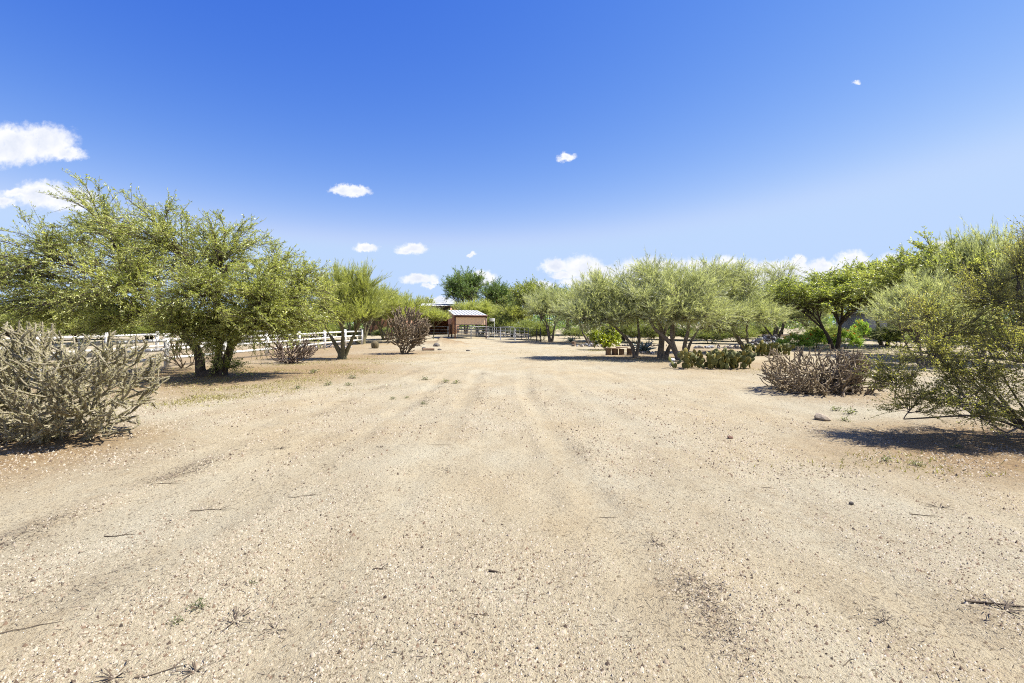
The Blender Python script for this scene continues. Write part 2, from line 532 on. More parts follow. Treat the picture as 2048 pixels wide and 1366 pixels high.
M['logend'] = rough_mat('log_end_grain', (0.30, 0.20, 0.12), (0.42, 0.30, 0.19), 12, .9, .2, 60)
M['plank'] = rough_mat('weathered_plank', (0.20, 0.125, 0.08), (0.38, 0.28, 0.20), 7, .9, .4, 40, (.2, 1.5, 1), dist=.01)
M['stone_grey'] = rough_mat('grey_stone', (0.16, 0.16, 0.17), (0.40, 0.40, 0.41), 5, .9, .6, 25, dist=.02)
M['stone_dark'] = rough_mat('dark_stone', (0.05, 0.045, 0.04), (0.16, 0.14, 0.12), 6, .9, .6, 25, dist=.02)
M['stone_tan'] = rough_mat('tan_stone', (0.20, 0.16, 0.11), (0.40, 0.33, 0.25), 8, .9, .7, 25, dist=.02)
M['stone_red'] = rough_mat('red_brown_stone', (0.10, 0.05, 0.035), (0.22, 0.12, 0.08), 6, .9, .6, 25, dist=.02)
M['white_paint'] = rough_mat('white_painted_metal', (0.72, 0.72, 0.72), (0.80, 0.80, 0.80), 4, .5, 0)
M['house_wall'] = rough_mat('grey_stucco', (0.24, 0.25, 0.27), (0.31, 0.32, 0.34), 4, .9, .2, 40)
M['glass'] = rough_mat('dark_window_glass', (0.02, 0.025, 0.03), (0.03, 0.035, 0.04), 2, .08, 0)
M['pebble'] = tint_mat('gravel_stone', [(0, (0.04, 0.03, 0.023)), (.2, (0.14, 0.095, 0.062)), (.42, (0.26, 0.214, 0.155)), (.75, (0.35, 0.31, 0.242)), (1, (0.46, 0.435, 0.385))])
M['litter'] = tint_mat('dry_plant_litter', [(0, (0.045, 0.035, 0.028)), (.6, (0.16, 0.125, 0.09)), (1, (0.34, 0.28, 0.19))])

# ------------------------------------------------------------------ ground


def smooth_noise(x, y, s, seed):
    r = np.random.default_rng(seed)
    G = r.random((257, 257))
    u, v = np.asarray(x) / s + 1000.3, np.asarray(y) / s + 1000.7
    i, j = np.floor(u).astype(int), np.floor(v).astype(int)
    a, b = u - i, v - j
    a = a * a * (3 - 2 * a); b = b * b * (3 - 2 * b)
    i, j, i1, j1 = i % 256, j % 256, (i + 1) % 256, (j + 1) % 256
    return (G[i, j] * (1 - a) + G[i1, j] * a) * (1 - b) + (G[i, j1] * (1 - a) + G[i1, j1] * a) * b - .5


def rut_lines(y):
    """x positions of the tyre tracks at distance y"""
    y = np.asarray(y, float)
    return [(-3.05 + .06 * y + .25 * np.sin(y * .21), .022), (-1.45 + .025 * y + .22 * np.sin(y * .21 + .4), .021),
            (.62 + .28 * np.sin(y * .3 + .8), .026), (2.35 - .03 * y + .3 * np.sin(y * .26 + 1.2), .018),
            (-4.9 + .09 * y + .2 * np.sin(y * .25), .016), (4.5 - .06 * y + .25 * np.sin(y * .22), .016)]


MOUND = (at(905, 690), at(872, 689))


def gz(x, y):
    x, y = np.asarray(x, float), np.asarray(y, float)
    d = np.hypot(x, y)
    near = 1 / (1 + (d / 40) ** 2)
    h = .10 * smooth_noise(x, y, 5.0, 1) * near + .05 * smooth_noise(x, y * .6, 1.3, 2) * near + .022 * smooth_noise(x, y * .8, .36, 3) * near
    fade = np.clip((26 - y) / 14, 0, 1) * np.clip(y + 2, 0, 1)
    for cx, a in rut_lines(y):
        w = .55 + 1.6 * smooth_noise(y * 1.3 + cx * 0 + a * 900, y * 0 + a * 100, 1.0, 5)
        h = h - fade * a * w * np.exp(-((x - cx) / .16) ** 2) + fade * a * .65 * w * (np.exp(-((x - cx - .27) / .10) ** 2) + np.exp(-((x - cx + .27) / .10) ** 2))
    for (mx, my), (rx, ry, mh) in zip(MOUND, ((1.5, 1.2, .32), (1.4, 1.2, .38))):
        h = h + mh * np.exp(-((x - mx) / rx) ** 2 - ((y - my) / ry) ** 2) * (1 + .6 * smooth_noise(x, y, .4, 9))
    return h


def g(x, y):
    return float(gz(x, y))


def axis(lo, hi, step, far, grow=1.12):
    a = list(np.arange(lo, hi + step / 2, step))
    s = step
    while a[-1] < far:
        s *= grow; a.append(a[-1] + s)
    s = step
    while a[0] > -far:
        s *= grow; a.insert(0, a[0] - s)
    return np.array(a)


def build_ground():
    xs = axis(-6.0, 6.0, .075, 2500, 1.075)
    ys = axis(1.4, 8.5, .07, 2500, 1.06)
    ys = ys[ys > -400]
    X, Y = np.meshgrid(xs, ys)
    Z = gz(X, Y)
    n, m_ = X.shape
    idx = np.arange(n * m_).reshape(n, m_)
    Q = np.stack([idx[:-1, :-1], idx[:-1, 1:], idx[1:, 1:], idx[1:, :-1]], -1).reshape(-1, 4)
    soil = np.zeros_like(X)

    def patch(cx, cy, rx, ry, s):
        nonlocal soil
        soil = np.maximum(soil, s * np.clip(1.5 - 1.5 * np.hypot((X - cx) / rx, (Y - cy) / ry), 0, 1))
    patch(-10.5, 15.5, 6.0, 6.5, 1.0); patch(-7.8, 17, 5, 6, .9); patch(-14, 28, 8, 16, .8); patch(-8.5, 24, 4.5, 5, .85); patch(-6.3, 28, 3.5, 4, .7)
    patch(-7.0, 6.3, 2.8, 2.4, 1.0); patch(-12, 40, 6, 8, .6); patch(7.2, 6.6, 3.6, 2.4, 1.1); patch(8.2, 11.5, 2.2, 2, .6)  # creosote patch also widened and strengthened to warm its blue shade
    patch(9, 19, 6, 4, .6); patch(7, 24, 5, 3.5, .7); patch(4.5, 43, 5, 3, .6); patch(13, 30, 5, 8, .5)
    for (mx, my) in MOUND:
        patch(mx, my, 2.2, 1.6, .9)
    for cx, a in rut_lines(Y):
        soil = np.maximum(soil, .10 * np.exp(-((X - cx - .2) / .3) ** 2) * np.clip((22 - Y) / 10, 0, 1) * np.clip(.5 + 2.5 * smooth_noise(X, Y * .5, .7, 17), 0, 1))
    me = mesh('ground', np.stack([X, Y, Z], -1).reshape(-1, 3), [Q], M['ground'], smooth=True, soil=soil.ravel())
    o = link('ground', me)
    tag(o, 'pale sandy gravel ground with tyre tracks', kind='structure')


build_ground()

# ------------------------------------------------------------------ plants: branch skeletons with real leaves


def rhombs(P, D, S, L, W):
    """leaf blades: base P, direction D, side S -> quads"""
    L, W = L[:, None], W[:, None]
    V = np.stack([P, P + D * L * .45 + S * W * .5, P + D * L, P + D * L * .45 - S * W * .5], 1)
    n = len(P)
    return V.reshape(-1, 3), np.arange(n * 4).reshape(n, 4)


def spikes(P, D, S, L, W):
    L, W = L[:, None], W[:, None]
    V = np.stack([P + S * W * .5, P - S * W * .5, P + D * L], 1)
    n = len(P)
    return V.reshape(-1, 3), np.arange(n * 3).reshape(n, 3)


def grow(seed, stems, lobes, n_sec=34, n_ter=14, n_leaf=26, ter_len=.55, leaf_len=.09, leaf_w=.026, up=.25, droop=.25, rnd=.6,
         style='leaf', spread=.9, sec_r=.016, bottom=-.75, shell=.5, leaf_up=.0, bow=.18):
    """stems: [(polyline, r0, r1)]; lobes: [(cx,cy,cz,rx,ry,rz,stem index or None,weight)] -> dict of part arrays"""
    rng = np.random.default_rng(seed)
    wood_v, wood_q, nv = [], [], 0

    def put(V, Q):
        nonlocal nv
        wood_v.append(V); wood_q.append(Q + nv); nv += len(V)
    for poly, r0, r1 in stems:
        P = np.asarray(poly, float)
        k = 9
        t = np.linspace(0, len(P) - 1, k)
        C = np.stack([np.interp(t, np.arange(len(P)), P[:, i]) for i in range(3)], 1)
        for _ in range(2):
            C[1:-1] = .25 * C[:-2] + .5 * C[1:-1] + .25 * C[2:]
        C[1:-1] += rng.normal(0, .22 * r1, (k - 2, 3))
        R = np.linspace(r0, r1, k)
        R[0] = r0 * 1.35
        V, Q = tubes(C[None], R[None] * (1 + rng.normal(0, .05, (1, k))), 8)
        put(V, Q)
    ends = np.array([s[0][-1] for s in stems], float)
    rad = [s[2] for s in stems]
    A_, C_, B_, c_lobe = [], [], [], []
    for li, lb in enumerate(lobes):
        c = np.array(lb[:3], float); r = np.array(lb[3:6], float)
        si = lb[6] if len(lb) > 6 and lb[6] is not None else int(np.argmin(np.linalg.norm(ends - c, axis=1)))
        wgt = lb[7] if len(lb) > 7 else 1.0
        e = ends[si]
        ln = np.linalg.norm(c - e)
        ctrl = e + (c - e) * .5 + np.array([0, 0, bow * ln]) + rng.normal(0, .08 * ln + .02, 3)
        tt = np.linspace(0, 1, 8)
        limb = bez(e, ctrl, c, tt)
        r_l = min(rad[si] * .8, .02 + .028 * ln)
        V, Q = tubes(limb[None], np.linspace(r_l, sec_r, 8)[None], 6)
        put(V, Q)
        n = max(3, int(n_sec * wgt))
        t0 = rng.uniform(.3, 1.0, n)
        st = bez(e, ctrl, c, t0)
        d = sphere_dirs(rng, n)
        d[:, 2] = np.where(d[:, 2] < bottom, -d[:, 2], d[:, 2])
        en = c + d * r * (rng.uniform(0, 1, n) ** (1 - shell))[:, None]
        l2 = np.linalg.norm(en - st, axis=1)[:, None]
        ct = (st + en) * .5 + np.array([0, 0, 1.0]) * l2 * bow + rng.normal(0, .09, (n, 3)) * l2
        A_.append(st); C_.append(ct); B_.append(en); c_lobe.append(np.repeat(c[None], n, 0))
    A, C, B, CL = map(np.concatenate, (A_, C_, B_, c_lobe))
    ns = len(A)
    t5 = np.linspace(0, 1, 6)
    P = bez(A[:, None], C[:, None], B[:, None], np.repeat(t5[None], ns, 0))
    V, Q = tubes(P, np.linspace(sec_r, sec_r * .35, 6)[None] * rng.uniform(.7, 1.25, (ns, 1)), 4)
    put(V, Q)
    # tertiary twigs
    nt_ = ns * n_ter
    ii = np.repeat(np.arange(ns), n_ter)
    t = rng.uniform(.2, 1.0, nt_) ** .75
    s = bez(A[ii], C[ii], B[ii], t)
    sd = unit(2 * (1 - t)[:, None] * (C[ii] - A[ii]) + 2 * t[:, None] * (B[ii] - C[ii]))
    outw = unit(B[ii] - CL[ii])
    D = unit(.45 * sd + .45 * outw + np.array([0, 0, up]) + rng.normal(0, rnd, (nt_, 3)) * .75)
    Lt = ter_len * rng.uniform(.45, 1.15, nt_) * np.where(rng.random(nt_) < .04, 1.7, 1.0)
    t3 = np.linspace(0, 1, 4)
    T = s[:, None] + D[:, None] * (Lt[:, None, None] * t3[None, :, None])
    T[:, :, 2] -= droop * Lt[:, None] * t3[None] ** 2
    V, Q = tubes(T[:, [0, 3]], np.array([sec_r * .42, sec_r * .15])[None] * np.ones((nt_, 1)), 3)
    twig_v, twig_q = V, Q
    # leaves
    nl = nt_ * n_leaf
    jj = np.repeat(np.arange(nt_), n_leaf)
    q = rng.uniform(.08, 1.0, nl)
    p = s[jj] + D[jj] * (Lt[jj] * q)[:, None]
    p[:, 2] -= droop * Lt[jj] * q ** 2
    td = D[jj].copy(); td[:, 2] -= 2 * droop * q; td = unit(td)
    ld = unit(td * (1.0 if style == 'twig' else .7) + rng.normal(0, spread * (.42 if style == 'twig' else .6), (nl, 3)) + np.array([0, 0, leaf_up]))
    side = unit(np.cross(ld, sphere_dirs(rng, nl)))
    L = leaf_len * rng.uniform(.6, 1.3, nl); W = leaf_w * rng.uniform(.7, 1.3, nl)
    clump = rng.normal(0, .13, ns)[ii][jj]
    tint = np.clip(.45 + clump + rng.normal(0, .2, nl), 0, 1)
    if style == 'twig':
        LV, LF = spikes(p, ld, side, L, W); tint = np.repeat(tint, 3)
    else:
        LV, LF = rhombs(p, ld, side, L, W); tint = np.repeat(tint, 4)
    return dict(wood=(np.concatenate(wood_v), np.concatenate(wood_q)), twigs=(twig_v, twig_q), leaves=(LV, LF, tint))


def plant_meshes(key, d, wood, twig, leaf, names=('trunk', 'branches', 'crown'), fit=None):
    if fit:
        LV = d['leaves'][0]
        kz = fit[0] / np.percentile(LV[:, 2], 99.3)
        kx = fit[1] / (np.percentile(LV[:, 0], 99) - np.percentile(LV[:, 0], 1))
        for q in ('wood', 'twigs', 'leaves'):
            d[q][0][:] *= np.array([kx, kx, kz])
    return [(names[0], mesh(key + '_' + names[0], d['wood'][0], [d['wood'][1]], M[wood], smooth=True)),
            (names[1], mesh(key + '_' + names[1], d['twigs'][0], [d['twigs'][1]], M[twig])),
            (names[2], mesh(key + '_' + names[2], d['leaves'][0], [d['leaves'][1]], M[leaf], tint=d['leaves'][2]))]


def place(name, parts, x, y, label, cat, group=None, rz=0.0, scale=(1, 1, 1), sink=.05):
    e = empty(name, (x, y, g(x, y) - sink), rz, scale)
    tag(e, label, cat, group)
    for nm, me in parts:
        link(nm, me, e)
    return e


def auto_lobes(seed, H, W, clear, n=9, flat=.8, depth=None):
    rng = np.random.default_rng(seed)
    depth = depth or W
    lobes = []
    for i in range(n):
        a = i * 2.399 + rng.uniform(-.4, .4)
        r = math.sqrt((i + .3) / n) * .66
        top = H - (H - clear) * (.18 + .62 * r ** 1.6)
        rx = W * rng.uniform(.19, .26)
        rz = (H - clear) * rng.uniform(.22, .32)
        cz = clear + rz * .7 + (top - clear - rz * .9) * rng.uniform(.45, 1.0)
        lobes.append((math.cos(a) * r * W / 2 * .95, math.sin(a) * r * depth / 2 * .95, min(cz, H - rz * .85), rx, rx * depth / W, rz))
    return lobes


def auto_stems(seed, n, fork, r0, lean=.5, base_r=.12):
    rng = np.random.default_rng(seed)
    stems = []
    for i in range(n):
        a = i / n * 2 * math.pi + rng.uniform(-.5, .5)
        l = lean * rng.uniform(.6, 1.2)
        f = fork * rng.uniform(.8, 1.2)
        stems.append(([(math.cos(a) * base_r, math.sin(a) * base_r, -.08), (math.cos(a) * (base_r + l * .3), math.sin(a) * (base_r + l * .3), f * .45),
                       (math.cos(a) * l, math.sin(a) * l, f)], r0 * rng.uniform(.8, 1.1), r0 * .55))
    return stems


# --- the big mesquite on the left: two leaning stems, a wide uneven crown
def big_mesquite():
    bx, by = at(425, 752)
    k = by / F_PX

    def lb(px, py, rpx, rpy, dy=0.0, ry=2.0, w=1.0):
        s = (by + dy) / F_PX
        return ((px - 1024) * s - bx, dy, EYE + (HOR - py) * s, rpx * s, ry, rpy * s, None, w)
    lobes = [lb(205, 455, 110, 88, .3, 2.1, 1.25), lb(90, 515, 100, 80, -.2, 1.9, 1.1), lb(325, 478, 112, 84, -.3, 2.2, 1.3), lb(440, 512, 112, 84, .4, 2.2, 1.3),
             lb(548, 548, 96, 84, 0, 2.0, 1.2), lb(-10, 570, 85, 62, .2, 1.7, .9), lb(230, 570, 125, 70, -1.8, 1.3, 1.1), lb(390, 590, 110, 66, -1.9, 1.3, 1.1),
             lb(520, 605, 100, 54, -1.2, 1.4, 1.0), lb(622, 585, 58, 64, .2, 1.2, .8), lb(565, 628, 70, 30, -.5, 1.1, .7), lb(120, 612, 110, 42, -.6, 1.6, .9), lb(300, 540, 130, 80, 1.8, 1.3, .9),
             lb(470, 640, 85, 30, -.4, 1.2, .6), lb(250, 638, 115, 34, -.9, 1.1, 1.0), lb(600, 640, 64, 30, -.2, 1.0, .8), lb(345, 645, 75, 34, -1.4, .8, .8), lb(520, 650, 75, 30, -1.0, .8, .7), lb(140, 640, 100, 26, .4, 1.2, .6), lb(430, 560, 110, 80, 1.9, 1.2, .8), lb(-90, 560, 70, 60, .3, 1.6, .6),
             lb(448, 682, 50, 44, -.7, .5, .55), lb(395, 662, 62, 36, -1.0, .6, .6), lb(500, 668, 50, 30, -.5, .6, .3), lb(20, 632, 70, 24, -.3, 1.3, .5),
             (.62, -.35, .28, .42, .3, .2, None, .12)]
    X = lambda px: (px - 1024) * k - bx
    Zz = lambda py: EYE + (HOR - py) * k
    stems = [([(-.30, 0, -.1), (X(400), -.05, Zz(705)), (X(372), -.1, Zz(660)), (X(325), -.25, Zz(636))], .16, .09),
             ([(.32, .02, -.1), (X(454), 0, Zz(710)), (X(470), .05, Zz(672)), (X(496), .1, Zz(640))], .155, .09),
             ([(-.02, .15, -.1), (X(428), .3, Zz(700)), (X(420), .6, Zz(650)), (X(400), 1.0, Zz(600))], .13, .07),
             ([(-.34, -.05, -.1), (-.05, -.1, .1), (.34, -.02, .02)], .2, .16),
             ([(.1, -.1, -.1), (X(440), -.2, Zz(715)), (X(452), -.35, Zz(690))], .07, .04)]
    lobes = [l[:5] + (l[5] * 1.12,) + l[6:] for l in lobes]
    d = grow(101, stems, lobes, n_sec=40, n_ter=13, n_leaf=24, ter_len=.70, leaf_len=.080, leaf_w=.020, up=.2, droop=.22, rnd=.6, sec_r=.015, bottom=-.75, shell=.42)
    parts = plant_meshes('mesquite', d, 'bark', 'twig', 'mesquite_leaf')
    place('mesquite_tree', parts, bx, by, 'large spreading mesquite tree with dark forked trunk behind the pale spiny cholla', 'tree', 'mesquite trees')


big_mesquite()


# --- palo verdes and mesquites built once each as kinds, then set out
def verde_kind(seed, H, W, clear, leaf='verde', bark='verde_bark', n=10, nst=4, dens=1.0, fork=None, r0=.11, lean=.55):
    d = grow(seed, auto_stems(seed + 1, nst, fork or clear * 1.05, r0, lean), auto_lobes(seed + 2, H, W, clear, n), n_sec=int(24 * dens), n_ter=11, n_leaf=22, ter_len=.72,
             leaf_len=.21, leaf_w=.016, up=.55, droop=.0, rnd=.5, style='twig', sec_r=.014, bottom=-.55, shell=.55, leaf_up=.12, bow=.12)
    return plant_meshes('palo_verde', d, bark, leaf, leaf, fit=(H, W))


def mesq_kind(seed, H, W, clear, leaf='mesquite_dark', n=10, nst=2, r0=.16, dens=1.0, ll=.14, lw=.042):
    d = grow(seed, auto_stems(seed + 1, nst, clear * 1.1, r0, .5), auto_lobes(seed + 2, H, W, clear, n), n_sec=int(28 * dens), n_ter=11, n_leaf=14, ter_len=.8,
             leaf_len=ll, leaf_w=lw, up=.22, droop=.22, rnd=.55, sec_r=.018, bottom=-.5, shell=.6)
    return plant_meshes('mesquite', d, 'bark', 'twig', leaf, fit=(H, W))


PV_A = verde_kind(201, 5.0, 5.6, 1.0)
PV_B = verde_kind(221, 5.0, 6.0, 1.2, leaf='olive', bark='grey_bark')
PV_C = verde_kind(241, 5.0, 6.4, .8, leaf='olive', bark='grey_bark', n=12)
MQ_A = mesq_kind(261, 7.0, 7.0, 1.4)
MQ_B = mesq_kind(281, 6.0, 7.0, 1.3, leaf='bright_leaf', r0=.12)
MQ_C = mesq_kind(301, 6.0, 8.0, 1.0, leaf='mesquite_leaf')
BUSH = verde_kind(321, 2.2, 3.2, .15, leaf='bush_leaf', n=10, nst=5, fork=.35, r0=.04, lean=.3)


def tree_at(kind, px, py, top, width_px, label, name='palo_verde_tree', group='palo verde trees', H0=5.0, W0=6.0, rz=0.0, Y=None):
    """base at photo spot (or at depth Y in column px), crown top at row `top`"""
    if Y is None:
        x, y = at(px, py)
    else:
        x, y = (px - 1024) / F_PX * Y, Y
    H = hgt(top, y)
    W = width_px * y / F_PX
    return place(name, kind, x, y, label, 'tree', group, rz, (W / W0, W / W0, H / H0))


def leaning_verde():
    x, y = at(683, 718)
    d = grow(401, [([(-.02, 0, -.1), (-.05, 0, .35), (-.55, .05, 1.15)], .19, .07), ([(.05, 0, -.1), (.08, 0, .4), (.12, -.2, 1.35)], .17, .07),
                   ([(.1, .05, -.1), (.2, .1, .4), (.65, .1, 1.3)], .15, .06), ([(0, .1, -.1), (.02, .15, .4), (-.1, .5, 1.4)], .12, .05)],
             [(-.6, 0, 2.6, .9, 1.0, 1.0), (.15, -.4, 2.9, .95, 1.0, 1.1), (.8, .1, 2.6, .9, .9, 1.0), (.2, .5, 3.6, 1.0, 1.0, 1.0), (-.5, .2, 3.5, .8, .9, .9),
              (1.2, 0, 3.0, .75, .8, .9), (.9, .3, 3.7, .7, .8, .8), (-.9, .2, 1.9, .6, .7, .6), (1.2, -.3, 2.0, .7, .7, .6), (.1, -.7, 2.0, .7, .5, .55)],
             n_sec=24, n_ter=12, n_leaf=24, ter_len=.72, leaf_len=.19, leaf_w=.0115, up=.85, droop=0, rnd=.42, style='twig', sec_r=.013, bottom=-.4, leaf_up=.22, bow=.08)
    place('palo_verde_tree', plant_meshes('palo_verde', d, 'verde_bark', 'verde', 'verde'), x, y,
          'slender yellow-green palo verde with forked trunk right of the large mesquite', 'tree', 'palo verde trees')


leaning_verde()
tree_at(PV_A, 722, 688, 560, 150, 'palo verde with short V-shaped trunk behind the slender yellow-green one', W0=5.6, rz=.8)
tree_at(PV_A, 800, 684, 590, 110, 'small palo verde above the tall brown cholla, left of the barn', W0=5.6, rz=2.4)
tree_at(PV_A, 770, 680, 585, 120, 'palo verde deep behind the brown cholla and the fence end', W0=5.6, rz=4.0)
PV_S = verde_kind(341, 3.4, 3.6, 1.55, n=7, nst=1, fork=1.5, r0=.06, lean=.25, dens=.9)
tree_at(PV_S, 864, 677.5, 616, 66, 'small round-headed tree on a thin trunk left of the shelter', H0=3.4, W0=3.6, rz=.6)


# --- the group of olive palo verdes on the right, each with its own trunks
def right_verde(seed, px, py, stems, lobes, label, leaf='olive', dens=1.0):
    x, y = at(px, py)
    s = y / F_PX

    def pt(p):
        return ((p[0] - 1024) * s - x, p[2] if len(p) > 2 else 0.0, max(EYE + (HOR - p[1]) * s, -.1))
    st = [([pt(p) for p in pl], a, b) for pl, a, b in stems]
    lo = [((cx - 1024) * s - x, dy, EYE + (HOR - cy - 11) * s, rx * s * 1.22, ry * 1.15, rz * s * 1.05, None, w) for cx, cy, rx, rz, dy, ry, w in lobes]
    cx = sum(l[0] for l in lobes) / len(lobes)
    for i in range(5):
        a = i * 1.3
        lo.append(((cx + 75 * math.cos(a) - 1024) * s - x, 1.1 * math.sin(a), EYE + (HOR - 632) * s, .85, .8, .45, None, .55))
    d = grow(seed, st, lo, n_sec=int(25 * dens), n_ter=12, n_leaf=22, ter_len=.75, leaf_len=.19, leaf_w=.0140, up=.30, droop=0, rnd=.62, style='twig',
             sec_r=.014, bottom=-.7, shell=.5, leaf_up=.05, bow=.1)
    place('palo_verde_tree', plant_meshes('palo_verde', d, 'grey_bark', leaf, leaf), x, y, label, 'tree', 'palo verde trees')


right_verde(501, 1271, 716,
            [([(1271, 718), (1266, 690), (1250, 668, .2), (1222, 645, .2)], .11, .06), ([(1272, 718), (1277, 690), (1282, 660, .3), (1278, 630, .4)], .09, .05)],
            [(1180, 600, 45, 36, 0, 1.0, 1), (1215, 575, 45, 36, .3, 1.0, 1), (1165, 630, 38, 32, -.2, .8, .9), (1205, 625, 42, 30, -.5, .8, .9), (1250, 590, 40, 40, .5, 1.0, 1), (1195, 565, 36, 22, .2, .9, .7)],
            'palo verde leaning left over the plank bench')
right_verde(502, 1324, 716,
            [([(1322, 718), (1322, 690), (1326, 665, .1), (1318, 640, .2)], .20, .09), ([(1330, 716), (1338, 690), (1348, 670, -.2), (1340, 640, -.2)], .12, .07),
             ([(1323, 716), (1328, 680, .3), (1345, 640, .6)], .12, .06)],
            [(1260, 560, 46, 40, 0, 1.1, 1), (1310, 545, 52, 36, .3, 1.1, 1.1), (1365, 555, 52, 40, 0, 1.1, 1.1), (1330, 590, 56, 40, -.7, .9, 1.1), (1280, 605, 45, 32, -.4, .9, .9), (1390, 600, 42, 36, -.3, .9, .9), (1320, 535, 40, 20, .4, .8, .6)],
            'thick-trunked palo verde, tallest of the olive group right of the bench')
right_verde(503, 1357, 720,
            [([(1357, 722), (1352, 700), (1330, 672), (1306, 655), (1300, 635)], .13, .06), ([(1357, 722), (1349, 690), (1341, 665), (1345, 640)], .12, .06)],
            [(1290, 585, 46, 34, -.3, 1.0, .8), (1350, 580, 52, 40, -.5, 1.0, 1.1), (1400, 610, 44, 36, -.4, 1.0, 1), (1365, 630, 40, 26, -.6, .8, .7), (1410, 570, 42, 36, .2, 1.0, .9)],
            'palo verde with pale slanting trunk behind the wide prickly pear')
right_verde(504, 1370, 707,
            [([(1370, 710), (1369, 690), (1374, 668), (1380, 640)], .15, .08), ([(1372, 709), (1380, 685), (1395, 660)], .1, .05)],
            [(1400, 560, 50, 40, .5, 1.1, 1), (1450, 555, 48, 40, .5, 1.1, 1), (1430, 600, 50, 40, .2, 1.0, 1), (1370, 600, 46, 40, .6, 1.0, .9), (1440, 640, 42, 28, 0, .8, .8), (1430, 535, 40, 24, .6, 1.0, .7)],
            'palo verde with upright trunk between the slanting trunk and the leaning one')
right_verde(505, 1492, 705,
            [([(1494, 708), (1486, 690), (1472, 672), (1462, 650)], .17, .09), ([(1496, 707), (1498, 690), (1492, 665), (1496, 640)], .08, .05)],
            [(1450, 575, 45, 42, -.2, 1.1, 1.1), (1490, 560, 42, 40, 0, 1.1, 1.1), (1425, 615, 42, 36, -.4, .9, .9), (1475, 620, 50, 34, -.6, .9, 1), (1515, 600, 38, 40, .2, 1.0, .9), (1470, 535, 40, 22, 0, .9, .7), (1440, 650, 36, 18, -.4, .7, .5)],
            'palo verde with trunk leaning left just behind the smaller prickly pears')
right_verde(506, 1552, 688,
            [([(1552, 692), (1550, 670), (1553, 650), (1545, 630)], .22, .11), ([(1551, 690), (1542, 668), (1525, 648)], .12, .06), ([(1553, 690), (1562, 660), (1575, 635)], .12, .06)],
            [(1530, 560, 38, 30, 0, 1.8, 1), (1570, 555, 42, 34, .3, 1.8, 1.1), (1600, 590, 36, 36, 0, 1.6, 1), (1540, 600, 44, 36, -.6, 1.6, 1.1), (1585, 630, 44, 28, -.5, 1.6, 1), (1520, 635, 36, 24, -.4, 1.4, .8), (1560, 530, 38, 16, .3, 1.5, .6), (1620, 640, 30, 24, 0, 1.4, .7)],
            'broad olive palo verde rising behind the grey stone pile')

# --- right middle distance and background
tree_at(MQ_B, 1672, 698, 542, 205, 'bright green mesquite on a dark crooked trunk behind the dead cholla', 'mesquite_tree', 'mesquite trees', 6.0, 7.0, rz=.4)
tree_at(MQ_B, 1770, 0, 522, 190, 'bright green mesquite crown left of the creosote bush', 'mesquite_tree', 'mesquite trees', 6.0, 7.0, rz=2.0, Y=36)
tree_at(MQ_C, 1885, 0, 485, 250, 'tall olive mesquite rising behind the left side of the creosote bush', 'mesquite_tree', 'mesquite trees', 6.0, 8.0, rz=1.0, Y=24)
tree_at(PV_C, 1850, 0, 545, 170, 'low grey-green palo verde right behind the creosote bush', H0=5.0, W0=6.4, rz=2.6, Y=19)
tree_at(PV_B, 1960, 0, 462, 190, 'tall palo verde with upright wispy top at the right, beyond the creosote bush', H0=5.0, W0=6.0, rz=.3, Y=22)
tree_at(PV_B, 2070, 0, 470, 200, 'palo verde at the right picture edge behind the creosote bush', H0=5.0, W0=6.0, rz=1.9, Y=20)
tree_at(MQ_A, 932, 0, 541, 78, 'tall dark mesquite directly behind the shelter roof', 'mesquite_tree', 'mesquite trees', 7.0, 7.0, rz=.5, Y=72)
tree_at(MQ_A, 994, 0, 562, 56, 'dark mesquite right of the tallest one behind the shelter', 'mesquite_tree', 'mesquite trees', 7.0, 7.0, rz=2.9, Y=76)
tree_at(PV_A, 962, 0, 600, 100, 'yellow-olive palo verde crown showing over the right of the shelter', H0=5.0, W0=5.6, rz=1.3, Y=64)
tree_at(PV_B, 1102, 684, 578, 120, 'rounded palo verde with dark trunk right of the corral gate posts', H0=5.0, W0=6.0, rz=1.0)
tree_at(MQ_B, 1068, 0, 563, 100, 'green mesquite behind the corral and its gate posts', 'mesquite_tree', 'mesquite trees', 6.0, 7.0, rz=3.3, Y=62)
tree_at(MQ_A, 1135, 0, 575, 90, 'dark green mesquite behind the rounded palo verde', 'mesquite_tree', 'mesquite trees', 7.0, 7.0, rz=4.4, Y=66)
tree_at(PV_C, 1180, 0, 553, 120, 'olive palo verde behind the lemon tree', H0=5.0, W0=6.4, rz=.2, Y=40)
tree_at(PV_A, 1025, 0, 610, 80, 'low yellow-green palo verde behind the middle of the corral', H0=5.0, W0=5.6, rz=3.0, Y=60)
tree_at(MQ_B, 1245, 0, 575, 130, 'bright mesquite behind the leaning palo verde and the bench', 'mesquite_tree', 'mesquite trees', 6.0, 7.0, rz=5.0, Y=45)
tree_at(PV_B, 1440, 0, 545, 150, 'palo verde far behind the middle of the olive group', H0=5.0, W0=6.0, rz=2.2, Y=48)
tree_at(MQ_A, 1560, 0, 575, 120, 'dark mesquite far behind the stone pile', 'mesquite_tree', 'mesquite trees', 7.0, 7.0, rz=1.5, Y=70)
tree_at(MQ_A, 1690, 0, 560, 170, 'dark mesquite beside the grey house', 'mesquite_tree', 'mesquite trees', 7.0, 7.0, rz=.9, Y=66)
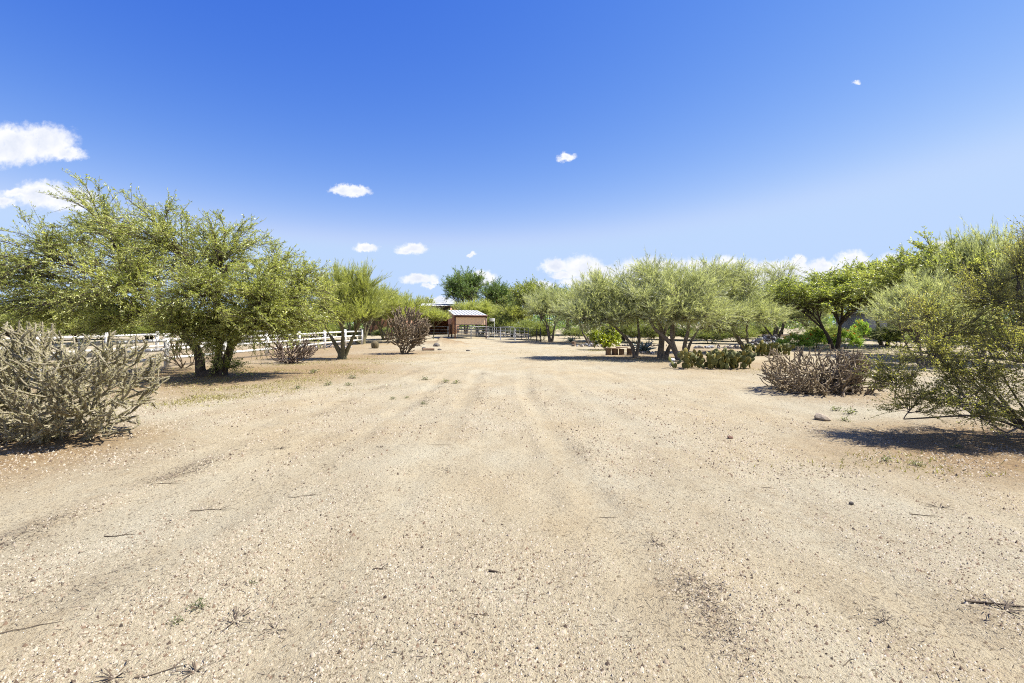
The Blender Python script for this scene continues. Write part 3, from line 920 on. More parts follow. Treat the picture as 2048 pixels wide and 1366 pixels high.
for i, (px, Y, tp, w, kd, rz, lab) in enumerate([
        (40, 34, 612, 150, MQ_C, .4, 'mesquite beyond both white fences at the far left edge'),
        (160, 40, 620, 150, MQ_C, 1.7, 'mesquite beyond the fences under the left of the large crown'),
        (300, 46, 622, 140, MQ_C, 2.9, 'mesquite beyond the fences behind the large forked trunk'),
        (450, 52, 622, 130, MQ_C, 4.1, 'mesquite beyond the fences right of the large forked trunk'),
        (570, 58, 620, 120, MQ_C, 5.2, 'mesquite beyond the fences above the dark cholla'),
        (660, 60, 612, 110, MQ_C, .9, 'mesquite beyond the fences left of the slender palo verde')]):
    tree_at(kd, px, 0, tp, w, lab, 'mesquite_tree', 'mesquite trees', 6.0, 8.0, rz=rz, Y=Y)


for i, (px, Y, tp, w, kd, H0, W0, lab) in enumerate([
        (1165, 70, 592, 80, MQ_A, 7.0, 7.0, 'dark mesquite far behind the citrus tree'), (1225, 64, 590, 90, MQ_C, 6.0, 8.0, 'olive mesquite far behind the bench'),
        (1300, 60, 585, 100, MQ_B, 6.0, 7.0, 'green mesquite far behind the thick palo verde trunk'), (1370, 66, 588, 90, MQ_C, 6.0, 8.0, 'olive mesquite far behind the slanting trunk'),
        (1490, 62, 585, 100, MQ_C, 6.0, 8.0, 'olive mesquite far behind the trunk leaning left'), (1620, 58, 580, 110, MQ_C, 6.0, 8.0, 'olive mesquite far behind the orange-flowering shrubs'),
        (1800, 48, 575, 130, MQ_C, 6.0, 8.0, 'olive mesquite right of the grey house'), (1900, 44, 570, 150, MQ_A, 7.0, 7.0, 'dark mesquite far behind the creosote bush'), (2010, 40, 560, 160, MQ_C, 6.0, 8.0, 'olive mesquite far behind the right side of the creosote bush'),
        (850, 78, 596, 60, MQ_C, 6.0, 8.0, 'olive mesquite behind the barn roof'), (1015, 82, 590, 60, MQ_A, 7.0, 7.0, 'small dark mesquite far behind the middle of the corral'), (740, 66, 600, 90, MQ_C, 6.0, 8.0, 'olive mesquite far behind the palo verdes on the left')]):
    tree_at(kd, px, 0, tp, w, lab, 'mesquite_tree', 'mesquite trees', H0, W0, rz=i * 1.1, Y=Y)


def bush_at(px, Y, top, w, label, kind=None, name='desert_bush', cat='bush', group='bushes behind the corral', H0=2.2, W0=3.2, rz=0.0):
    x = (px - 1024) / F_PX * Y
    return place(name, kind or BUSH, x, Y, label, cat, group, rz, (w * Y / F_PX / W0,) * 2 + (hgt(top, Y) / H0,))


for i, px in enumerate((20, 110, 205, 290, 385, 470, 560, 640)):
    bush_at(px, 44 + 3 * (i % 3), 634 + 4 * (i % 2), 110, ('low bush beyond the fences, %s in its row' % ('leftmost', 'second from the left', 'third from the left', 'fourth from the left', 'fourth from the right', 'third from the right', 'second from the right', 'rightmost')[i]), rz=px, group='bushes beyond the white fences')
for px, Y, tp, w, lab in ((1150, 52, 655, 46, 'low green bush behind the farther agave'), (1330, 50, 650, 70, 'low green bush far behind the thick palo verde trunk'), (1375, 46, 655, 60, 'low green bush behind the upright palo verde trunk'),
                          (1470, 44, 656, 70, 'low green bush left of the grey stone pile'), (1515, 52, 648, 70, 'low green bush behind the timber beam'), (1650, 44, 652, 80, 'low green bush left of the rock heap'), (1800, 34, 650, 90, 'low green bush behind the left of the creosote bush'),
                          (1880, 28, 650, 110, 'low green bush behind the middle of the creosote bush'), (1990, 24, 650, 130, 'low green bush behind the right of the creosote bush'), (700, 48, 652, 60, 'low green bush at the far fence end'), (780, 52, 655, 60, 'low green bush behind the tall brown cholla')):
    bush_at(px, Y, tp, w, lab, rz=px, group='low bushes between the trees')
bush_at(1058, 50, 640, 60, 'yellow-green bush behind the right end of the corral panels', rz=.3)
bush_at(1085, 47.5, 645, 50, 'yellow-green bush between the corral gate posts and the palo verde', rz=1.3)
bush_at(1010, 59, 632, 60, 'olive bush behind the middle corral panels', rz=2.3)
bush_at(985, 62, 634, 50, 'olive bush behind the corral beside the shelter', rz=3.3)
bush_at(1270, 42, 640, 60, 'green bush behind the two-stemmed palo verde at the bench', rz=4.3)
bush_at(1300, 40, 642, 60, 'green bush behind the blue-grey agave', rz=5.0)
bush_at(1420, 40, 655, 70, 'low green bush beyond the wide prickly pear', rz=.9)


# --- far belt of desert trees that closes the horizon
def far_belt():
    rng = np.random.default_rng(77)
    Vs, Fs, Ts, n = [], [], [], 0
    for i in range(170):
        a = rng.uniform(-1.25, 1.25) if i < 150 else rng.uniform(-math.pi, math.pi)
        r = rng.uniform(95, 190)
        c = np.array([math.sin(a) * r, math.cos(a) * r, 0])
        R = np.array([rng.uniform(3, 6)] * 2 + [rng.uniform(1.8, 3.0)])
        m = 260
        p = c + sphere_dirs(rng, m) * R * (rng.uniform(.3, 1, m) ** .5)[:, None] + np.array([0, 0, R[2] * .95])
        p[:, 2] = np.maximum(p[:, 2], 0)
        d = unit(rng.normal(size=(m, 3)) + np.array([0, 0, .6])); s = unit(np.cross(d, sphere_dirs(rng, m)))
        V, F = rhombs(p, d, s, rng.uniform(.6, 1.3, m), rng.uniform(.25, .5, m))
        Vs.append(V); Fs.append(F + n); n += len(V)
        Ts.append(np.repeat(np.clip(rng.normal(.4 + rng.uniform(-.2, .2), .2, m), 0, 1), 4))
    me = mesh('distant_trees', np.concatenate(Vs), [np.concatenate(Fs)], M['mesquite_dark'], tint=np.concatenate(Ts))
    tag(link('distant_trees', me), 'far belt of dark desert trees along the horizon', 'trees', kind='stuff')


far_belt()


# --- creosote bush at the right edge
def creosote():
    x, y = 8.25, 7.1
    rng = np.random.default_rng(31)
    stems, lobes = [], []
    for i in range(44):
        a = rng.uniform(0, 2 * math.pi)
        tilt = rng.uniform(.15, .95)
        ln = rng.uniform(1.5, 2.4)
        d = np.array([math.cos(a) * math.sin(tilt), math.sin(a) * math.sin(tilt) * .8, math.cos(tilt)])
        b = np.array([math.cos(a) * rng.uniform(.02, .2), math.sin(a) * rng.uniform(.02, .2), -.05])
        m = b + d * ln * .5 + np.array([0, 0, -.05])
        stems.append(([b, m, b + d * ln * .85 + np.array([0, 0, .12])], rng.uniform(.011, .02), .008))
    # long low arms reaching left towards the gravel
    for e, m in (((-2.25, .1, .32), (-1.1, 0, .42)), ((-1.9, .7, .55), (-.9, .4, .55)), ((-1.9, -.35, .62), (-.9, -.15, .6)), ((-1.3, -.5, .25), (-.6, -.2, .35))):
        stems.append(([(-.05, 0, 0), m, e], .024, .009))
    L = [(-1.55, .1, 1.05, .62, .6, .42), (-1.75, .2, .75, .5, .6, .3), (-1.0, -.3, 1.3, .55, .6, .5), (-1.2, .5, 1.7, .6, .7, .5), (-.5, 0, 1.8, .6, .7, .55),
         (-.6, .5, 2.3, .55, .6, .5), (0, -.2, 2.4, .6, .6, .6), (.15, .2, 3.0, .5, .5, .55), (-.35, .1, 2.75, .45, .5, .45), (-.9, .2, 2.25, .45, .5, .4), (.5, 0, 2.2, .6, .7, .6), (-.2, -.5, 1.3, .6, .5, .5), (.6, -.4, 1.4, .6, .5, .6),
         (-1.9, 0, 1.35, .42, .5, .3), (-.9, 0, .85, .5, .6, .3), (.1, .1, 3.45, .22, .25, .35), (1.0, .1, 2.6, .6, .6, .7), (1.1, .2, 1.7, .6, .6, .6),
         (-2.1, .1, .55, .5, .5, .25), (-2.2, .3, .95, .45, .5, .3), (-1.6, -.3, .5, .5, .4, .22), (-.3, .6, 1.5, .6, .5, .5), (-1.5, .6, 2.0, .4, .5, .35), (-.05, 0, 1.0, .5, .5, .4), (-.5, -.3, .5, .5, .4, .35), (.2, -.35, .55, .5, .4, .4), (-1.1, .1, .45, .55, .5, .3), (.7, 0, .7, .6, .5, .5), (-.7, .4, .8, .5, .4, .4), (-1.5, -.1, .8, .5, .4, .35), (-.4, -.5, .9, .5, .3, .4)]
    L = [(a, b, c * .95, d_, e_, f_) for a, b, c, d_, e_, f_ in L]
    d = grow(32, stems, [l + (None, 1.0 if l[2] > .85 else .6) for l in L], n_sec=20, n_ter=12, n_leaf=17, ter_len=.38, leaf_len=.026, leaf_w=.014, up=.35, droop=.02, rnd=.45, sec_r=.0062, bottom=-.7, shell=.4, spread=1.0, bow=.05)
    place('creosote_bush', plant_meshes('creosote', d, 'creosote_stem', 'creosote_stem', 'creosote_leaf', ('stems', 'twigs', 'foliage')), x, y,
          'tall yellow-brown leafy creosote bush at the right picture edge', 'bush')


creosote()


# --- lemon tree
def lemon():
    x, y = at(1212, 699)
    lobes = [(-.55, 0, .75, .5, .5, .5), (.3, -.1, .95, .6, .5, .6), (-.1, .2, 1.2, .6, .5, .45), (.6, .2, .7, .5, .5, .5), (-.8, .1, 1.1, .35, .4, .4), (.45, .1, 1.4, .4, .4, .3), (0, -.3, .5, .6, .4, .35)]
    d = grow(61, auto_stems(62, 4, .45, .05, .2, .05), lobes, n_sec=22, n_ter=7, n_leaf=11, ter_len=.3, leaf_len=.13, leaf_w=.06, up=.2, droop=.1, rnd=.7, sec_r=.012, bottom=-.8, spread=1.3)
    place('lemon_tree', plant_meshes('lemon', d, 'grey_bark', 'twig', 'lemon_leaf'), x, y, 'low yellow-green citrus tree with broad leaves behind the plank bench', 'tree')


lemon()


# --- flowering shrubs with orange blossoms
def flowering():
    lobes = [(-.6, 0, .8, .7, .6, .5), (.5, .1, .9, .7, .6, .55), (0, -.1, 1.3, .7, .6, .45), (.9, 0, .6, .5, .5, .4), (-1.0, .1, .6, .5, .5, .4)]
    d = grow(71, auto_stems(72, 5, .4, .03, .3, .1), lobes, n_sec=20, n_ter=8, n_leaf=14, ter_len=.4, leaf_len=.12, leaf_w=.028, up=.4, droop=.15, rnd=.6, sec_r=.009, bottom=-.7)
    parts = plant_meshes('flowering_shrub', d, 'twig', 'twig', 'bird_leaf', ('stems', 'twigs', 'foliage'))
    rng = np.random.default_rng(73)
    fv, ff, n = [], [], 0
    heads = [(-.9, -.1, 1.25), (-.4, -.1, 1.55), (.15, 0, 1.75), (.6, -.1, 1.5), (1.0, 0, 1.15), (.3, -.4, 1.3), (-.2, .3, 1.7)]
    flowers = []
    for hx, hy, hz in heads:
        m = 26
        c = np.array([[hx, hy, hz]])
        dd = unit(sphere_dirs(rng, m) * np.array([1, 1, .6])); s = unit(np.cross(dd, sphere_dirs(rng, m)))
        L = rng.uniform(.08, .17, m)[:, None]
        V = np.concatenate([c, (c + dd * L * .6 + s * .035), (c + dd * L), (c + dd * L * .6 - s * .035)])
        i_ = np.arange(m)
        F = np.stack([np.zeros(m, int), 1 + i_, 1 + m + i_, 1 + 2 * m + i_], 1)
        flowers.append(mesh('flower_head', V, [F], M['flower'], tint=rng.random(len(V))))
    for i, (px, Y, w, top, rz, lab) in enumerate([(1590, 31, 62, 664, 0, 'orange-flowering green shrub right of the smaller prickly pears'), (1632, 33, 62, 655, .5, 'orange-flowering shrub left of the dark crooked mesquite trunk'),
                                                (1692, 32, 56, 660, -.4, 'orange-flowering shrub right of the dark crooked mesquite trunk'), (1722, 46, 44, 640, .2, 'orange-flowering shrub in front of the grey house')]):
        e = bush_at(px, Y, top, w, lab, parts, 'flowering_shrub', 'shrub', 'orange flowering shrubs', 1.75, 2.6, rz)
        for f in flowers:
            link('flower_head', f, e)


flowering()


# ------------------------------------------------------------------ cacti


def cholla(seed, bases, center, radii, count, jl, jr, up=.35, outw=.35, rnd=.55, fork=(1, 1, 2, 2)):
    """jointed cactus: a queue of joints grown inside an ellipsoid"""
    rng = np.random.default_rng(seed)
    c, r = np.array(center, float), np.array(radii, float)
    segs, queue = [], []
    for b, dvec in bases:
        queue.append((np.array(b, float), unit(np.array(dvec, float)), 0))
    while queue and len(segs) < count:
        i = int(rng.integers(0, min(len(queue), 40)))
        p, d, lv = queue.pop(i)
        L = jl * rng.uniform(.6, 1.25) * (1.5 if lv < 2 else 1)
        q = p + d * L
        q[2] = max(q[2], .05)
        e = np.linalg.norm((q - c) / r)
        if e > rng.uniform(.9, 1.08) and lv > 1:
            continue
        segs.append((p, q, lv))
        nch = int(rng.choice(fork))
        o = unit((q - c) / r)
        for _ in range(nch):
            nd = unit(d * .55 + o * outw + np.array([0, 0, up]) + rng.normal(0, rnd, 3))
            s = rng.uniform(.55, 1.0) if nch > 1 else 1.0
            queue.append((p + (q - p) * s, nd, lv + 1))
    A = np.array([s[0] for s in segs]); B = np.array([s[1] for s in segs]); lv = np.array([s[2] for s in segs])
    n = len(A)
    t = np.array([-.03, .4, .9, 1.02])
    mid = (A + B) / 2 + rng.normal(0, .06, (n, 3)) * np.linalg.norm(B - A, axis=1)[:, None]
    P = bez(A[:, None], mid[:, None], B[:, None], np.repeat(np.clip(t, 0, 1)[None], n, 0))
    P[:, -1] += (B - A) * .04
    rr = jr * np.where(lv < 2, 1.5, 1.0) * rng.uniform(.8, 1.2, n)
    R = rr[:, None] * np.array([.85, 1.05, .8, .25])[None]
    V, Q = tubes(P, R, 5)
    return dict(joints=(V, Q), A=A, B=B, r=rr, rng=rng)


def spine_mesh(name, d, per, ln, w, mat):
    rng, A, B, rr = d['rng'], d['A'], d['B'], d['r']
    n = len(A)
    jj = np.repeat(np.arange(n), per)
    t = rng.uniform(0, 1, len(jj))
    ax = unit(B - A)[jj]
    rad = unit(np.cross(ax, sphere_dirs(rng, len(jj))))
    cl = 5                                     # spines stand in tufts
    first = (np.arange(len(jj)) // cl) * cl
    t = t[first]; rad = rad[first]
    p = A[jj] + (B - A)[jj] * t[:, None] + rad * (rr[jj] * .9)[:, None]
    dd = unit(rad + ax * .25 + rng.normal(0, .55, (len(jj), 3)))
    s = unit(np.cross(dd, sphere_dirs(rng, len(jj))))
    V, F = spikes(p, dd, s, ln * rng.uniform(.6, 1.3, len(jj)), np.full(len(jj), w))
    return mesh(name, V, [F], mat, tint=np.repeat(rng.random(len(jj)), 3))


def cholla_at(x, y, d, label, jm, spines=None, group='cholla cacti'):
    e = empty('cholla_cactus', (x, y, g(x, y) - .03))
    tag(e, label, 'cactus', group)
    link('joints', mesh('cholla_joints', d['joints'][0], [d['joints'][1]], M[jm], smooth=True), e)
    if spines:
        link('spines', spine_mesh('cholla_spines', d, *spines), e)
    return e


def fan(rng, n, spread, base=.15, tilt=(.2, 1.0)):
    out = []
    for i in range(n):
        a = rng.uniform(0, 2 * math.pi); t = rng.uniform(*tilt)
        out.append(((math.cos(a) * base * rng.random(), math.sin(a) * base * rng.random(), 0), (math.cos(a) * math.sin(t) * spread, math.sin(a) * math.sin(t) * .8, math.cos(t))))
    return out


r_ = np.random.default_rng(5)
# pale spiny cholla in the left foreground
fx, fy = at(122, 882)
bases = [((bx, by, 0), dv) for bx, by, dv in ((.35, -.1, (.8, -.1, .35)), (.3, 0, (.5, .2, .8)), (.1, -.1, (.1, -.2, 1)), (-.3, 0, (-.3, -.1, .9)), (-.7, .1, (-.6, 0, .8)), (-.6, -.1, (.2, -.3, .8)),
                                          (.5, .1, (.9, .2, .4)), (-.2, .2, (-.1, .4, .9)), (.2, .25, (.4, .5, .8)), (.0, -.2, (.5, -.5, .5)), (-1.0, 0, (-.8, -.2, .6)), (.45, -.05, (.6, -.2, .6)), (-.45, -.1, (-.1, -.3, .9)), (-.5, .15, (.1, .3, .9)), (-.35, .05, (.25, -.1, 1)), (-.15, -.2, (-.3, -.3, .8)))]
d_ = cholla(8, bases, (-.05, .05, .86), (1.72, 1.0, .92), 2900, .175, .0140, up=.30, outw=.30, rnd=.40)
cholla_at(fx, fy, d_, 'large pale spiny cholla in the left foreground', 'cholla_pale', (45, .031, .0060, M['spine']))
# low dry brush under it
d_ = cholla(9, fan(r_, 10, 1.2), (0, 0, .2), (.6, .35, .28), 120, .10, .012, up=.1, outw=.5)
cholla_at(fx - .75, fy - .12, d_, 'low dark cholla clump at the foot of the large pale one', 'cholla_dark', (30, .02, .003, M['dead_spine']))
# small ones along the fence
x, y = at(367, 737)
d_ = cholla(10, fan(r_, 9, 1.2, .08, (.3, 1.1)), (0, 0, .62), (.95, .6, .62), 280, .18, .015, up=.4, outw=.3, rnd=.35)
cholla_at(x, y, d_, 'small bare cholla by the fence, left of the large forked trunk', 'cholla_brown', (15, .022, .004, M['dead_spine']))
x, y = at(580, 727)
d_ = cholla(11, fan(r_, 18, 1.3, .12, (.25, 1.15)), (0, 0, .62), (1.2, .8, .66), 620, .18, .016, up=.4, outw=.3, rnd=.35)
cholla_at(x, y, d_, 'dark purplish cholla right of the large forked trunk', 'cholla_dark', (15, .022, .004, M['dead_spine']))
x, y = at(808, 707)
d_ = cholla(12, fan(r_, 14, 1.0, .25, (.1, .9)), (.05, 0, 1.45), (1.5, 1.1, 1.4), 1500, .25, .024, up=.42, outw=.3, rnd=.4)
cholla_at(x, y, d_, 'tall brown rounded cholla left of the dirt mound', 'cholla_brown', (15, .03, .006, M['dead_spine']))
# dead heap on the right
x, y = at(1632, 782)
d_ = cholla(13, fan(r_, 60, 1.4, .9, (.15, 1.2)), (0, .1, .62), (1.4, .95, .85), 2600, .17, .0135, up=.24, outw=.35, rnd=.45)
cholla_at(x, y, d_, 'tangled grey dead cholla heap left of the creosote bush', 'cholla_dead', (15, .022, .004, M['dead_spine']))
x, y = at(1718, 786)
d_ = cholla(14, fan(r_, 16, 1.3, .3, (.3, 1.2)), (0, 0, .35), (.75, .5, .5), 330, .13, .014, up=.2, outw=.35, rnd=.5)
cholla_at(x, y, d_, 'low dry cholla clump between the dead heap and the creosote bush', 'cholla_brown', (15, .022, .004, M['dead_spine']))


def pad_mesh(name, mat):
    V, Q = [], []
    n, rings = 10, [(.0, .05, .5), (.30, .80, 1.0), (.62, 1.0, 1.0), (.88, .72, .9), (1.0, .12, .4)]
    # pad stands along +Z, flat in Y
    for z, w, t in rings:
        for i in range(n):
            a = i / n * 2 * math.pi
            V.append((math.cos(a) * .36 * w, math.sin(a) * .075 * t * (.5 + .5 * w), z))
    for k in range(len(rings) - 1):
        for i in range(n):
            Q.append((k * n + i, k * n + (i + 1) % n, (k + 1) * n + (i + 1) % n, (k + 1) * n + i))
    return mesh(name, V, [Q], mat, smooth=True)


PAD, PAD_Y = pad_mesh('pad', M['pad']), pad_mesh('yellow_pad', M['pad_yellow'])


def prickly(seed, px, py, wx, wy, h, n, label):
    x, y = at(px, py)
    rng = random.Random(seed)
    e = empty('prickly_pear_cactus', (x, y, g(x, y) - .02))
    tag(e, label, 'cactus', 'prickly pear cacti')
    done = 0
    queue = []
    for i in range(max(8, n // 5)):
        a, r = rng.uniform(0, 6.283), math.sqrt(rng.random())
        queue.append((Vector((math.cos(a) * r * wx * .5, math.sin(a) * r * wy * .5, 0)), Vector((rng.uniform(-.3, .3), rng.uniform(-.3, .3), 1)).normalized(), 0))
    while queue and done < n:
        p, d, lv = queue.pop(rng.randrange(min(len(queue), 14)))
        s = rng.uniform(.20, .30)
        lim = h * (1.12 - .5 * (abs(p.x) / (wx * .62)) ** 2)
        if p.z + d.z * s > lim:
            continue
        q = d.to_track_quat('Z', 'Y') @ Quaternion((0, 0, 1), rng.uniform(0, 6.283))
        o = link('pad', PAD_Y if rng.random() < .22 else PAD, e, p, q.to_euler(), (s, s, s))
        done += 1
        for _ in range(rng.choice((1, 2, 2, 3))):
            side = q @ Vector((1, 0, 0))
            k = rng.uniform(-.9, .9)
            tip = p + d * s * (.97 - .25 * abs(k)) + side * s * .3 * k
            nd = (d * .7 + side * k * .8 + Vector((rng.gauss(0, .25), rng.gauss(0, .25), .25))).normalized()
            queue.append((tip, nd, lv + 1))
    return e


prickly(1, 1426, 738, 3.0, 1.1, .98, 300, 'wide dark green prickly pear in front of the palo verde trunks')
prickly(2, 1520, 711, 1.4, 1.1, .80, 130, 'smaller prickly pear directly in front of the grey stone pile')
prickly(3, 1555, 710, 1.2, 1.0, .92, 120, 'smaller prickly pear left of the orange-flowering shrub')


def agave(px, py, n, ln, label, seed, base_z=0.0):
    x, y = at(px, py)
    e = empty('agave', (x, y, g(x, y) + base_z))
    tag(e, label, 'agave', 'agaves')
    V, Q, k = [], [], 6
    for i in range(k):
        t = i / (k - 1)
        w = .085 * (math.sin(min(1, t * 1.5 + .35) * math.pi * .5) * (1 - t) ** .55 + .02) if t < 1 else .003
        z = t - .18 * t * t; yv = .28 * t * t
        V += [(-w, yv + .35 * w, z), (0, yv - .02, z), (w, yv + .35 * w, z), (0, yv - .06 * (1 - t) - .025, z)]
    for i in range(k - 1):
        for j in range(4):
            Q.append((i * 4 + j, i * 4 + (j + 1) % 4, i * 4 + 4 + (j + 1) % 4, i * 4 + 4 + j))
    me = mesh('agave_leaf', V, [Q], M['agave'])
    rng = random.Random(seed)
    for i in range(n):
        a = i * 2.39996; tilt = .12 + .95 * (i / n)
        s = ln * rng.uniform(.8, 1.1)
        rot = Matrix.Rotation(a, 4, 'Z') @ Matrix.Rotation(-tilt, 4, 'X')
        link('leaf', me, e, (0, 0, 0), rot.to_euler(), (s, s, s))


agave(1287, 706, 26, 1.0, 'blue-grey agave with long pointed leaves right of the bench', 3)
agave(1142, 684.5, 22, .75, 'blue-grey agave behind the small cut stump', 4)


def barrel():
    x, y = at(750, 697)
    e = empty('barrel_cactus', (x, y, g(x, y) - .03))
    tag(e, 'short brown barrel cactus left of the tall brown cholla', 'cactus')
    V, Q, n = [], [], 28
    prof = [(0, .18), (.1, .23), (.25, .25), (.38, .24), (.46, .19), (.5, .08), (.5, .01)]
    for z, r in prof:
        for i in range(n):
            a = i / n * 2 * math.pi
            rr = r * (1 if i % 2 else .86)
            V.append((math.cos(a) * rr, math.sin(a) * rr, z))
    for k in range(len(prof) - 1):
        for i in range(n):
            Q.append((k * n + i, k * n + (i + 1) % n, (k + 1) * n + (i + 1) % n, (k + 1) * n + i))
    link('body', mesh('barrel_body', V, [Q], M['barrel']), e)
    rng = np.random.default_rng(3)
    m = 900
    a = rng.integers(0, 14, m) * 2 * math.pi / 14 + 2 * math.pi / 28
    z = rng.uniform(.03, .5, m); r = np.interp(z, [p[0] for p in prof[:6]], [p[1] for p in prof[:6]])
    rad = np.stack([np.cos(a), np.sin(a), 0 * a], 1)
    p = rad * r[:, None]; p[:, 2] = z
    dd = unit(rad + rng.normal(0, .5, (m, 3))); s = unit(np.cross(dd, sphere_dirs(rng, m)))
    V, F = spikes(p, dd, s, np.full(m, .05), np.full(m, .006))
    link('spines', mesh('barrel_spines', V, [F], M['dead_spine'], tint=np.repeat(rng.random(m), 3)), e)


barrel()

# ------------------------------------------------------------------ white rail fences


def rail_fence(label, pts, spacing, h=1.2):
    (x0, y0), (x1, y1) = pts
    L = math.hypot(x1 - x0, y1 - y0)
    n = int(L / spacing)
    e = empty('rail_fence', (x0, y0, g(x0, y0)))
    tag(e, label, 'fence', 'white three-rail fences')
    ux, uy = (x1 - x0) / L, (y1 - y0) / L
    w = .064
    pm = MB().box(-w, w, -w, w, -.1, h)
    pm.box(-w - .012, w + .012, -w - .012, w + .012, h, h + .02)
    c = h + .02
    pm.add([(-w - .012, -w - .012, c), (w + .012, -w - .012, c), (w + .012, w + .012, c), (-w - .012, w + .012, c), (0, 0, c + .05)], tris=[(0, 1, 4), (1, 2, 4), (2, 3, 4), (3, 0, 4)])
    pme = pm.make('fence_post', M['vinyl'])
    rme = MB().box(0, spacing - 2 * w, -.02, .02, -.058, .058).make('fence_rail', M['vinyl'])
    ang = math.atan2(uy, ux)
    for i in range(n + 1):
        dx, dy = ux * spacing * i, uy * spacing * i
        z = g(x0 + dx, y0 + dy) - g(x0, y0)
        link('post', pme, e, (dx, dy, z), (0, 0, ang))
        if i < n:
            z2 = g(x0 + dx + ux * spacing, y0 + dy + uy * spacing) - g(x0, y0)
            for hz in (.36, .71, 1.06):
                link('rail', rme, e, (dx + ux * w, dy + uy * w, z + hz), (0, -math.atan2(z2 - z, spacing), ang))


rail_fence('near white three-rail vinyl fence behind the large mesquite trunk', ((-13.95, 8.05), (-12.3, 38.8)), 3.4)
rail_fence('farther white three-rail vinyl fence beyond the near one', ((-21.5, 11.0), (-20.5, 58)), 3.4)

# ------------------------------------------------------------------ shelter, corral, barn


def shelter():
    x, y = -6.35, 52.0
    e = empty('horse_shelter', (x, y, g(x, y)), math.radians(13))
    tag(e, 'brown open-sided horse shelter with pale ribbed metal roof at the end of the drive', 'shelter')
    W, D, H0, H1 = 3.62, 7.6, 2.58, 3.35
    for px_, py_, h in ((.06, .06, H0 - .05), (W - .06, .06, H0 - .05), (.06, D - .06, H1 - .05), (W - .06, D - .06, H1 - .05), (.06, D * .5, (H0 + H1) / 2 - .05)):
        MB().box(px_ - .07, px_ + .07, py_ - .07, py_ + .07, -.1, h).build('post', M['brown_paint'], e)
    MB().box(-.03, W + .03, -.035, .02, H0 - .22, H0 - .03).build('eave_shadow_strip', M['brown_paint'], e)  # brown strip stands in for the roof's shadow on the front panel
    MB().bar((.06, .1, H0 - .12), (.06, D - .1, H1 - .12), .1, .16).build('roof_beam', M['brown_paint'], e)
    MB().bar((W - .06, .1, H0 - .12), (W - .06, D - .1, H1 - .12), .1, .16).build('roof_beam', M['brown_paint'], e)
    # front hanging panel: nine corrugated sheets
    n = 9
    pw = (W - .16) / n
    mb = MB()
    prof = [(0, 0), (pw * .30, 0), (pw * .38, -.03), (pw * .55, -.03), (pw * .63, 0), (pw - .004, 0)]
    V, Q = [], []
    for u, v in prof:
        V += [(u, v, 0), (u, v, .80)]
    for i in range(len(prof) - 1):
        Q.append((i * 2, i * 2 + 2, i * 2 + 3, i * 2 + 1))
    V += [(u, .02, z) for u, z in ((0, 0), (0, .8), (pw - .004, 0), (pw - .004, .8))]
    b = len(prof) * 2
    Q += [(b, b + 1, b + 3, b + 2)]
    sheet = mesh('front_sheet', V, [Q], M['tan_panel'])
    for i in range(n):
        link('siding_sheet', sheet, e, (.08 + i * pw, .01, H0 - 1.02))
    MB().box(.04, W - .04, -.03, .03, H0 - 1.06, H0 - 1.022).build('panel_trim', M['brown_paint'], e)
    # left side wall panel under the roof
    V = [(-.03, .1, H0 - 1.0), (-.03, D - .1, H0 - 1.0), (-.03, D - .1, H1 - .06), (-.03, .1, H0 - .06)]
    V += [(v[0] + .03, v[1], v[2]) for v in V]
    link('side_panel', mesh('side_panel', V, [[(0, 3, 2, 1), (4, 5, 6, 7), (0, 1, 5, 4), (1, 2, 6, 5), (2, 3, 7, 6), (3, 0, 4, 7)]], M['red_panel']), e)
    # roof of ribbed sheets
    nr = 9
    rw = (W + .16) / nr
    prof = [(0, 0), (.02, .045), (.04, .045), (.06, 0), (rw - .002, 0)]
    V, Q = [], []
    ylo, yhi = -.22, D + .12
    zl = lambda yy: H0 + (H1 - H0) * yy / D + .01
    for u, v in prof:
        V += [(u, ylo, zl(ylo) + v), (u, yhi, zl(yhi) + v)]
    for i in range(len(prof) - 1):
        Q.append((i * 2, i * 2 + 2, i * 2 + 3, i * 2 + 1))
    rs = mesh('roof_sheet', V, [Q], M['roof_metal'])
    for i in range(nr):
        link('roof_sheet', rs, e, (-.08 + i * rw, 0, 0))
    MB().box(-.08, W + .08, -.235, -.222, zl(-.22) - .07, zl(-.22) + .05).build('eave_trim', M['brown_paint'], e)


shelter()


def corral_panel_mesh(L, h, mat):
    rails = MB()
    parts = {}
    rail = MB().tube([(0, 0, 0), (L, 0, 0)], .04, 6).make('rail', M[mat])
    post = MB().tube([(0, 0, -.08), (0, 0, h)], .03, 6).make('upright', M[mat])
    brace = MB().tube([(0, 0, .33), (0, 0, h)], .018, 6).make('brace', M[mat])
    return rail, post, brace


def corral_panel(a, b, h, label, mat='steel', nr=4):
    L = math.hypot(b[0] - a[0], b[1] - a[1])
    e = empty('corral_fence', (a[0], a[1], g(*a)), math.atan2(b[1] - a[1], b[0] - a[0]))
    tag(e, label, 'fence', 'steel corral panels')
    rail, post, brace = corral_panel_mesh(L - .1, h, mat)
    for i in range(nr):
        link('rail', rail, e, (.05, 0, .35 + (h - .38) * i / (nr - 1)))
    link('upright', post, e, (.05, 0, 0)); link('upright', post, e, (L - .05, 0, 0))
    for t in (.33, .66):
        link('brace', brace, e, (L * t, .035, 0))


def run(pts, h, labels, mat='steel'):
    for a, b, l in zip(pts[:-1], pts[1:], labels):
        corral_panel(a, b, h, l, mat)


